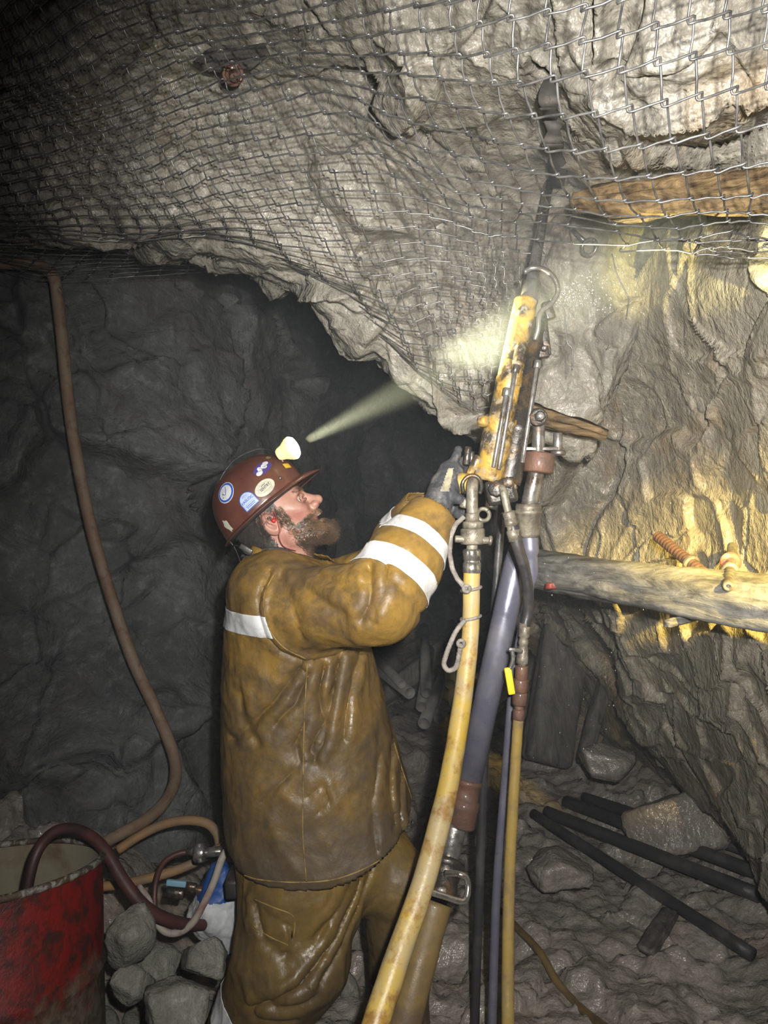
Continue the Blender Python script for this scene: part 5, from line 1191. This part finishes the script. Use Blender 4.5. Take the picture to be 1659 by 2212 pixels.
def base_shell(region, name, mat, off):
    NH = vnormals(VH, FH); fc = VH[FH].mean(1); m_ = region(*loc(fc[:, 0], fc[:, 1], fc[:, 2])); FF = FH[m_]; u_, inv = np.unique(FF, return_inverse=True)
    nn = np.array([noise.noise(Vector(VH[i])*160) for i in u_]); return mk(name, (VH[u_]+NH[u_]*(off+0.0012*nn)[:, None], inv.reshape(FF.shape)), mat, PM)
base_shell(lambda x, y, z: beard_reg(x, y, z) & (x > .022), 'beard_stubble', M['beard'], 0.0004)
base_shell(lambda x, y, z: (((x < .030) & (z > .012) & (z < .080) & (np.abs(y) < .0745)) | ((x < -.026) & (z > -.050) & (z < .08))) & ~((np.abs(y) > .066) & (z < .034) & (x > -.034)), 'hair_base', M['hair'], 0.004)
strands(beard_reg, 9000, lambda x, y, z: 0.0065 if (x > .086 and z > -.04) else 0.008+0.007*max(0, min(1, (x-.03)/.05)), 0.00042, lambda x, y, z: (0.45, 0.0, -0.75) if not (x > .086 and z > -.04) else (0.45, y*12, -0.75), 0.22, M['beard'], 'beard')
strands(lambda x, y, z: (x > .075) & (z < -.070) & (np.abs(y) < .03), 2600, lambda x, y, z: 0.019, 0.00045, lambda x, y, z: (0.75, 0, -0.5), 0.22, M['beard'], 'goatee')
strands(lambda x, y, z: ((x < .030) & (z > .018) & (z < .075)) | ((x < -.022) & (z > -.045) & (z <= .03)), 9000, lambda x, y, z: 0.016, 0.0005, lambda x, y, z: (-0.35, 0, -0.85), 0.16, M['hair'], 'hair')
for sg in (-1, 1):
    strands(lambda x, y, z: (x > .082) & (z > .034) & (z < .044) & (np.abs(y*sg-.032) < .017), 320, lambda x, y, z: 0.008, 0.0004, lambda x, y, z: (0.1, sg*0.9, 0.1), 0.15, M['beard'], 'eyebrow')

# --- gloves, five fingers each
def chain(X, Y, Z, pts, rs):
    d = None
    for (a, b_), (r0, r1) in zip(zip(pts[:-1], pts[1:]), zip(rs[:-1], rs[1:])):
        e = s_cone(X, Y, Z, a, b_, r0, r1); d = e if d is None else smin(d, e, .004)
    return d
def glove(palm, fingers, thumb, cuff, nm, lab, h=0.0026):
    allp = [q[:3] for q in palm]+[p for f in fingers for p in f]+list(thumb)+[q for q in cuff]
    def T(q): return P(q[0], q[1], q[2])
    def f(X, Y, Z):
        d = None
        for (a, ra), (b_, rb) in zip([(T(q), q[3]) for q in palm[:-1]], [(T(q), q[3]) for q in palm[1:]]):
            e = s_cone(X, (Y-a.y)*1.25+a.y, Z, a, Vector((b_.x, (b_.y-a.y)*1.25+a.y, b_.z)), ra, rb); d = e if d is None else smin(d, e, .012)
        for k, fg in enumerate(fingers):
            rs = [.0118, .0110, .0102, .0090, .0080][:len(fg)]; rs = [r*(0.86 if k == 3 else 1) for r in rs]; d = smin(d, chain(X, Y, Z, [T(q) for q in fg], rs), .005)
        d = smin(d, chain(X, Y, Z, [T(q) for q in thumb], [.0145, .0125, .0115, .0095][:len(thumb)]), .006)
        c = s_cone(X, Y, Z, T(cuff[0]), T(cuff[1]), .034, .032); return smin(d, c, .012)
    W = [T(q) for q in allp]; lo = [min(q[i] for q in W)-0.05 for i in range(3)]; hi = [max(q[i] for q in W)+0.05 for i in range(3)]
    V_, F_ = surface_nets(f, lo, hi, h); N__ = vnormals(V_, F_)
    V_ = V_+N__*np.array([0.0018*noise.noise(Vector(p)*45)+0.001*noise.noise(Vector(p)*110) for p in V_])[:, None]
    return mk(nm, (V_, F_), M['glove'], PM, label=lab), V_, F_, N__
g1, GV, GF, GN = glove([(950, 1082, 1.72, .027), (962, 1050, 1.735, .034), (974, 1022, 1.75, .031)],
  [[(974, 1020, 1.745), (981, 1000, 1.75), (986, 984, 1.755), (990, 971, 1.758)],
   [(984, 1022, 1.765), (996, 1000, 1.785), (1008, 988, 1.79), (1019, 990, 1.785)],
   [(986, 1036, 1.765), (1000, 1016, 1.79), (1014, 1008, 1.80), (1025, 1012, 1.795)],
   [(984, 1050, 1.765), (998, 1038, 1.79), (1012, 1034, 1.80)]],
  [(962, 1062, 1.72), (976, 1070, 1.71), (990, 1078, 1.715), (1001, 1082, 1.72)], [(944, 1092, 1.715), (952, 1072, 1.72)], 'glove', 'grey-black glove with one finger pointing up')
gx, gy = proj(GV[GF].mean(1)); msk = (gx > 962-(gy-1030)*0.35) & (gx < 976-(gy-1030)*0.2) & (gy > 1012) & (gy < 1062) & (GN[GF].mean(1)[:, 1] < 0.2)
if msk.any():
    FF = GF[msk]; u_, inv = np.unique(FF, return_inverse=True); mk('glove_patch', (GV[u_]+GN[u_]*0.001, inv.reshape(FF.shape)), M['glove_pale'], g1, label='cream patch on the back of the glove')
glove([(935, 1105, 1.86, .027), (958, 1098, 1.84, .031), (975, 1094, 1.82, .028)],
  [[(976, 1088, 1.815), (992, 1082, 1.80), (1004, 1086, 1.785), (1008, 1096, 1.78)],
   [(980, 1096, 1.815), (996, 1092, 1.80), (1009, 1098, 1.785), (1010, 1108, 1.78)],
   [(979, 1104, 1.82), (994, 1103, 1.80), (1006, 1109, 1.785), (1006, 1118, 1.78)],
   [(975, 1110, 1.82), (988, 1112, 1.80), (998, 1118, 1.79)]],
  [(960, 1086, 1.84), (972, 1076, 1.82), (984, 1070, 1.80), (994, 1070, 1.79)], [(925, 1110, 1.88), (940, 1104, 1.86)], 'glove', 'dark far glove gripping below the throttle knob')

# belt gear under the hem
mk('battery_pack', box(P(512, 1903, 1.92), (1, 0, 0.1), (0, 1, 0), (-0.1, 0, 1), 0.022, 0.05, 0.024, 0.4), M['black_rubber'], PM)

# ------------------------------------------------------------------ hard hat
HT = math.radians(41.5); cH, sH = math.cos(HT), math.sin(HT); H0 = P(573, 1101, MY)
def HW(x, y, z): return Vector((H0.x+x*cH-z*sH, H0.y+y, H0.z+x*sH+z*cH))
HH = thing('hard_hat', 'dark red-brown hard hat covered in stickers on the miner\'s head', 'helmet', HW(0, 0, 0))
na, nt_ = 96, 40; V = []; F = []
for j in range(nt_+1):
    t = j/nt_; zz_ = math.sin(t*PI/2)**0.95; rr = (1-zz_**2.5)**(1/2.15) if zz_ < 1 else 0.0
    for i in range(na):
        an = 2*PI*i/na; x = math.cos(an)*0.129*rr; y = math.sin(an)*0.106*rr; z = zz_*0.136
        x += 0.012*zz_*(1-zz_)*2
        z += 0.004*math.exp(-(y/0.010)**2)*(1 if t > 0.2 else t/0.2)+0.0025*(math.exp(-((abs(y)-0.035)/0.006)**2))*(t > 0.45)
        V.append(HW(x, y, z))
for j in range(nt_):
    for i in range(na): i2 = (i+1) % na; F.append((j*na+i, j*na+i2, (j+1)*na+i2, (j+1)*na+i))
sh = mk('shell', (V, F), M['helmet'], HH); sm = sh.modifiers.new('t', 'SOLIDIFY'); sm.thickness = 0.003; sm.offset = -1
HBV = BVHTree.FromPolygons([tuple(v) for v in V], F)
V = []; F = []
for i in range(na):
    an = 2*PI*i/na; c_, s_ = math.cos(an), math.sin(an); ex = 0.009+0.036*max(0, c_)**2.2; dz = -0.004-0.010*max(0, c_)**3
    for q, (fr, z) in enumerate(((0.0, 0.002), (0.5, 0.0), (1.0, 1.0), (1.0, 1.4), (0.5, -0.004), (0.0, -0.005))):
        zz_ = z if q not in (2, 3) else (dz if q == 2 else dz-0.0035)
        V.append(HW(c_*(0.129+ex*fr), s_*(0.106+ex*fr*0.8), zz_))
for i in range(na):
    for q in range(6): i2 = (i+1) % na; q2 = (q+1) % 6; F.append((i*6+q, i2*6+q, i2*6+q2, i*6+q2))
mk('brim', (V, F), M['helmet'], HH); 
b = MB(); b.add(tube([HW(math.cos(2*PI*i/60)*0.138, math.sin(2*PI*i/60)*0.113, -0.004) if math.cos(2*PI*i/60) < 0.3 else HW(math.cos(2*PI*i/60)*(0.139+0.036*math.cos(2*PI*i/60)**2.2), math.sin(2*PI*i/60)*0.118, -0.006-0.010*math.cos(2*PI*i/60)**3) for i in range(61)], 0.0022, 8)); mk('brim_edge', b.out(), M['helmet_edge'], HH)
mk('suspension_band', tube([HW(math.cos(2*PI*i/60)*0.108-0.004, math.sin(2*PI*i/60)*0.088, -0.002) for i in range(61)], 0.008, 8), M['black_rubber'], HH)
mk('rivet', bevcyl(on_surf(605, 1033, HBV, 0.002), on_surf(605, 1033, HBV, -0.002), 0.0042, 0.3, 12), M['black_rubber'], HH)

def sticker_frame(px, py, rot):
    d = (P(px, py, 1)-CAM).normalized(); h = HBV.ray_cast(CAM, d); n = h[1] if h[1].dot(d) < 0 else -h[1]
    up = Vector((-sH, 0, cH)); t1 = up.cross(n).normalized(); t2 = n.cross(t1).normalized()
    c_, s_ = math.cos(rot), math.sin(rot); return h[0], n, t1*c_+t2*s_, t2*c_-t1*s_
def stick(fr, pts2, faces, lift):
    c, n, t1, t2 = fr; V = []
    for x, y in pts2:
        o = c+t1*x+t2*y+n*0.04; h = HBV.ray_cast(o, -n); V.append((h[0] if h[0] is not None else c+t1*x+t2*y)+n*lift)
    return V, faces
def disc2(rx, ry, n=40, rings=5, top=None):
    pts = [(0, 0)]; F = []
    for k in range(1, rings+1):
        for i in range(n):
            a = 2*PI*i/n; x, y = rx*k/rings*math.cos(a), ry*k/rings*math.sin(a)
            if top: x, y = top(a, k/rings)
            pts.append((x, y))
    for i in range(n): F.append((0, 1+i, 1+(i+1) % n))
    for k in range(rings-1):
        for i in range(n): i2 = (i+1) % n; F.append((1+k*n+i, 1+(k+1)*n+i, 1+(k+1)*n+i2, 1+k*n+i2))
    return pts, F
def annulus(r0, r1, ry=1.0, n=48, a0=0, a1=2*PI):
    pts = []; F = []
    for i in range(n+1):
        a = a0+(a1-a0)*i/n; pts += [(r0*math.cos(a), r0*math.sin(a)*ry), (r1*math.cos(a), r1*math.sin(a)*ry)]
        if i: F.append((2*i-2, 2*i-1, 2*i+1, 2*i))
    return pts, F
def stroke(pts, w_):
    P2 = []; F = []
    for i, (x, y) in enumerate(pts):
        a = pts[max(0, i-1)]; b_ = pts[min(len(pts)-1, i+1)]; dx, dy = b_[0]-a[0], b_[1]-a[1]; L = math.hypot(dx, dy) or 1
        P2 += [(x-dy/L*w_/2, y+dx/L*w_/2), (x+dy/L*w_/2, y-dx/L*w_/2)]
        if i: F.append((2*i-2, 2*i-1, 2*i+1, 2*i))
    return P2, F
def text2(s, size, x0=0, y0=0, curve=0.0, sx=1.0):
    cu = bpy.data.curves.new('t', 'FONT'); cu.body = s; cu.size = size; cu.align_x = 'CENTER'; cu.offset = size*0.02; cu.resolution_u = 3
    o = bpy.data.objects.new('t', cu); C.objects.link(o); bpy.context.view_layer.update()
    me = o.evaluated_get(bpy.context.evaluated_depsgraph_get()).to_mesh()
    pts = [(v.co.x*sx+x0, v.co.y+y0-curve*(v.co.x*sx)**2) for v in me.vertices]; F = [tuple(p.vertices) for p in me.polygons]
    o.to_mesh_clear(); bpy.data.objects.remove(o); bpy.data.curves.remove(cu); return pts, F
def simple0(n, c, r=0.4): return simple(n, c, r, bs=0)
M['st_white'] = simple('sticker_white', (0.62, 0.63, 0.66), 0.35, 0.0, (0.40, 0.41, 0.45), 60, (0.5, 0.7), bs=0); M['st_blue'] = simple0('sticker_blue', (0.03, 0.09, 0.42)); M['st_pale'] = simple('sticker_pale_blue', (0.42, 0.50, 0.66), 0.35, 0.0, (0.3, 0.36, 0.5), 60, (0.5, 0.7), bs=0)
M['st_cream'] = simple('sticker_cream', (0.50, 0.49, 0.40), 0.35, 0.0, (0.34, 0.34, 0.29), 60, (0.5, 0.7), bs=0); M['st_purple'] = simple0('sticker_purple', (0.07, 0.045, 0.20)); M['st_yellow'] = simple0('sticker_yellow', (0.62, 0.42, 0.03)); M['st_dark'] = simple0('sticker_print', (0.03, 0.03, 0.04)); M['st_olive'] = simple0('sticker_olive', (0.18, 0.17, 0.07))
def sub(name, fr, geo, lift, mat, par): return mk(name, stick(fr, geo[0], geo[1], lift), M[mat], par, smooth=False)
# round white sticker with a blue ring
fr = sticker_frame(487, 1064, -0.15); s1 = sub('sticker', fr, disc2(0.0265, 0.0275), 0.0006, 'st_white', HH); s1['label'] = 'round white sticker with a blue ring'
sub('sticker_ring', fr, annulus(0.0200, 0.0252), 0.0010, 'st_blue', s1)
sub('sticker_figure', fr, stroke([(0.004, 0.015), (0.003, 0.004), (0.000, -0.006), (-0.003, -0.006), (-0.010, 0.000)], 0.0018), 0.0012, 'st_blue', s1)
sub('sticker_figure', fr, stroke([(-0.011, 0.002), (-0.008, -0.001), (-0.011, -0.004)], 0.0016), 0.0013, 'st_dark', s1); sub('sticker_figure', fr, stroke([(-0.013, -0.011), (-0.009, -0.009)], 0.0018), 0.0013, 'st_dark', s1)
# arched sticker lettered FASLOC
def arch(k=1.0):
    def t(a, f):
        x, y = math.cos(a), math.sin(a); s_ = 0.0215*k
        if y > 0: q = (x*s_, 0.002+y*s_)
        else:
            m_ = max(abs(x), abs(y)*1.0); q = (x/m_*s_*min(1, 1), 0.002+y/m_*s_)
        return q[0]*f, q[1]*f
    return t
fr = sticker_frame(536, 1082, 0.02); s2 = sub('sticker', fr, disc2(1, 1, 64, 5, arch(1.0)), 0.0006, 'st_blue', HH); s2['label'] = 'arched blue and white sticker lettered FASLOC'
sub('sticker_panel', fr, disc2(1, 1, 64, 5, arch(0.91)), 0.0009, 'st_pale', s2)
sub('lettering', fr, text2('FASLOC', 0.0098, 0, 0.0005, 6.0, 1.02), 0.0013, 'st_blue', s2)
for yy_, ww in ((-0.0055, 0.013), (-0.0098, 0.014), (-0.0138, 0.013)):
    n_ = 6 if yy_ < -0.006 else 1
    g = ([], [])
    for k in range(n_):
        a = -ww+2*ww*k/n_; b_ = a+2*ww/n_*(0.78 if n_ > 1 else 1); q = stroke([(a, yy_), ((a+b_)/2, yy_+0.0002), (b_, yy_)], 0.0019 if n_ > 1 else 0.0005); m_ = len(g[0]); g = (g[0]+q[0], g[1]+[tuple(i+m_ for i in f) for f in q[1]])
    sub('print_line', fr, g, 0.0013, 'st_blue', s2)
sub('print_mark', fr, annulus(0.0035, 0.0042, 0.9), 0.0013, 'st_blue', s2) if False else None
g = stroke([(-0.007, 0.013), (-0.004, 0.018), (-0.001, 0.013), (0.002, 0.018), (0.005, 0.013), (0.008, 0.017)], 0.0011); sub('print_mark', fr, g, 0.0013, 'st_blue', s2)
# cream oval with dark print
fr = sticker_frame(572, 1053, 0.05); s3 = sub('sticker', fr, disc2(0.0285, 0.0185), 0.0006, 'st_cream', HH); s3['label'] = 'cream oval sticker with dark print'
sub('sticker_ring', fr, annulus(0.0185, 0.0192, 0.62), 0.0010, 'st_olive', s3); sub('lettering', fr, text2('SENTRY', 0.0105, 0.001, -0.0035, -3.0, 0.85), 0.0013, 'st_dark', s3)
sub('print_mark', fr, stroke([(-0.006, 0.006), (-0.001, 0.0085), (0.004, 0.0070), (0.007, 0.009)], 0.0016), 0.0013, 'st_dark', s3); sub('print_line', fr, stroke([(-0.012, -0.0075), (0, -0.0092), (0.012, -0.0075)], 0.0010), 0.0013, 'st_olive', s3)
# purple oval with white shapes
fr = sticker_frame(567, 1011, 0.05); s4 = sub('sticker', fr, disc2(0.0275, 0.0165), 0.0006, 'st_purple', HH); s4['label'] = 'purple oval sticker with white shapes'
for (x, y, rx, ry) in ((-0.017, -0.006, .0095, .0065), (-0.008, 0.002, .0062, .0070), (0.006, 0.001, .0080, .0075), (0.016, 0.006, .0085, .0060)):
    q = disc2(rx, ry, 20, 3); sub('sticker_shape', fr, ([(a+x, c+y) for a, c in q[0]], q[1]), 0.0011, 'st_white', s4)
for pts in ([(0.002, 0.003), (0.008, -0.002), (0.014, -0.001)], [(-0.008, 0.005), (-0.004, 0.000), (-0.006, -0.004)], [(-0.020, -0.001), (-0.010, -0.003)]):
    sub('print_line', fr, stroke(pts, 0.0012), 0.0015, 'st_dark', s4)
fr = sticker_frame(620, 1006, -0.25); q = disc2(1, 1, 32, 3, lambda a, f: (0.0118*f*max(-1, min(1, math.cos(a)*1.4)), 0.0075*f*max(-1, min(1, math.sin(a)*1.4)))); s5 = sub('sticker', fr, q, 0.0006, 'st_yellow', HH); s5['label'] = 'small yellow rectangular sticker'
fr = sticker_frame(580, 989, 0.0); s6 = sub('sticker', fr, disc2(0.0085, 0.0055, 24, 3), 0.0006, 'st_olive', HH); s6['label'] = 'small olive sticker on the crown'
fr = sticker_frame(492, 1136, 0.3); q = disc2(1, 1, 40, 4, lambda a, f: (0.0095*f*math.cos(a)*(1+0.25*math.sin(3*a)), 0.019*f*math.sin(a)*(1+0.15*math.sin(5*a)))); s7 = sub('sticker', fr, q, 0.0006, 'st_cream', HH); s7['label'] = 'torn pale sticker at the back'
b = MB(); b.add(tube(cr([HW(-.125, -.02, -.012), P(515, 1180, 1.88), P(533, 1196, 1.865), P(560, 1198, 1.862), P(590, 1188, 1.868)], 8), 0.0016, 6)); b.add(box(P(532, 1186, 1.868), (1, 0, -0.6), (0, 1, 0), (0.6, 0, 1), 0.018, 0.006, 0.007, 0.4)); mk('chin_cord', b.out(), M['black_rubber'], HH, label='black cord and clip at the nape')

# ------------------------------------------------------------------ cap lamp on the hat
CL = thing('cap_lamp', 'glowing yellowish cap lamp clipped on the front of the hard hat', 'lamp', P(615, 985, 1.90))
ax_ = (LAIM-LMP).normalized()
lens_c = LMP-ax_*0.004; back = lens_c-ax_*0.042
m, nt, bs_ = new_mat('lamp_housing'); bs_.inputs['Base Color'].default_value = (0.75, 0.70, 0.30, 1); bs_.inputs['Roughness'].default_value = 0.3; bs_.inputs['Emission Color'].default_value = (1.0, 0.92, 0.42, 1); bs_.inputs['Emission Strength'].default_value = 0.55; M['lamp_body'] = m
m, nt, bs_ = new_mat('lamp_lens'); bs_.inputs['Base Color'].default_value = (0.9, 0.9, 0.8, 1); bs_.inputs['Emission Color'].default_value = (1.0, 0.97, 0.80, 1); bs_.inputs['Emission Strength'].default_value = 14.0; M['lens'] = m
mk('housing', lathe(back, lens_c, [(0, 0.008), (0, 0.013), (0.15, 0.0165), (0.4, 0.019), (0.6, 0.024), (0.64, 0.0255), (0.72, 0.0255), (0.76, 0.0285), (1.0, 0.031), (1.0, 0.028)], 28), M['lamp_body'], CL, label='translucent yellow housing lit from within')
mk('lens', lathe(lens_c-ax_*0.002, lens_c+ax_*0.016, [(0, 0.0295), (0.3, 0.0295), (0.7, 0.024), (0.9, 0.014), (1, 0.004)], 28), M['lens'], CL, label='bright white lens')
b = MB(); b.add(tube([back+ax_*0.012, P(605, 985, 1.90), P(598, 992, 1.90)], 0.0025, 8)); b.add(box(P(604, 990, 1.91), (sH, 0, -cH), (0, 1, 0), (cH, 0, sH), 0.014, 0.014, 0.003, 0.3)); mk('bracket', b.out(), M['steel'], CL)
mk('cable', tube(cr([back, P(580, 972, 1.92), P(550, 972, 1.93), P(500, 1000, 1.935), P(468, 1060, 1.935), P(478, 1140, 1.935), P(506, 1182, 1.93), P(520, 1215, 1.95)], 8), 0.0022, 8), M['black_rubber'], CL)
# ------------------------------------------------------------------ the fog of the drill: a thin mist hanging in the drift
m = bpy.data.materials.new('drill_mist'); m.use_nodes = True; nt = m.node_tree
for n_ in list(nt.nodes):
    if n_.type != 'OUTPUT_MATERIAL': nt.nodes.remove(n_)
vs = nt.nodes.new('ShaderNodeVolumeScatter'); vs.inputs['Density'].default_value = 0.05
vs.inputs['Color'].default_value = (0.86, 0.93, 1.0, 1); vs.inputs['Anisotropy'].default_value = 0.15
nt.links.new(vs.outputs[0], nt.nodes['Material Output'].inputs['Volume'])
hz = mk('drill_mist', box((0.3, 2.3, 1.7), (1, 0, 0), (0, 1, 0), (0, 0, 1), 1.9, 1.1, 1.2, 0.02), m)
tag(hz, 'thin pale mist hanging in the air around the drill', 'mist', kind='stuff')
hz.visible_shadow = True

def ellipsoid(c, r, n=40):
    bm = bmesh.new(); bmesh.ops.create_icosphere(bm, subdivisions=4, radius=1)
    V = [Vector(c)+Vector((v.co.x*r[0], v.co.y*r[1], v.co.z*r[2])) for v in bm.verts]; bm.verts.index_update(); F = [tuple(v.index for v in f.verts) for f in bm.faces]; bm.free(); return V, F
def mist(name, dens, c, r, lab):
    m2 = bpy.data.materials['drill_mist'].copy(); m2.name = name+'_puff'
    [n_ for n_ in m2.node_tree.nodes if n_.type == 'VOLUME_SCATTER'][0].inputs['Density'].default_value = dens
    tag(mk(name, ellipsoid(c, r), m2), lab, 'mist', kind='stuff')
mist('mist_cloud', 0.42, P(1150, 540, 1.85), (0.42, 0.30, 0.34), 'denser bright cloud of drilling mist around the drill tip')
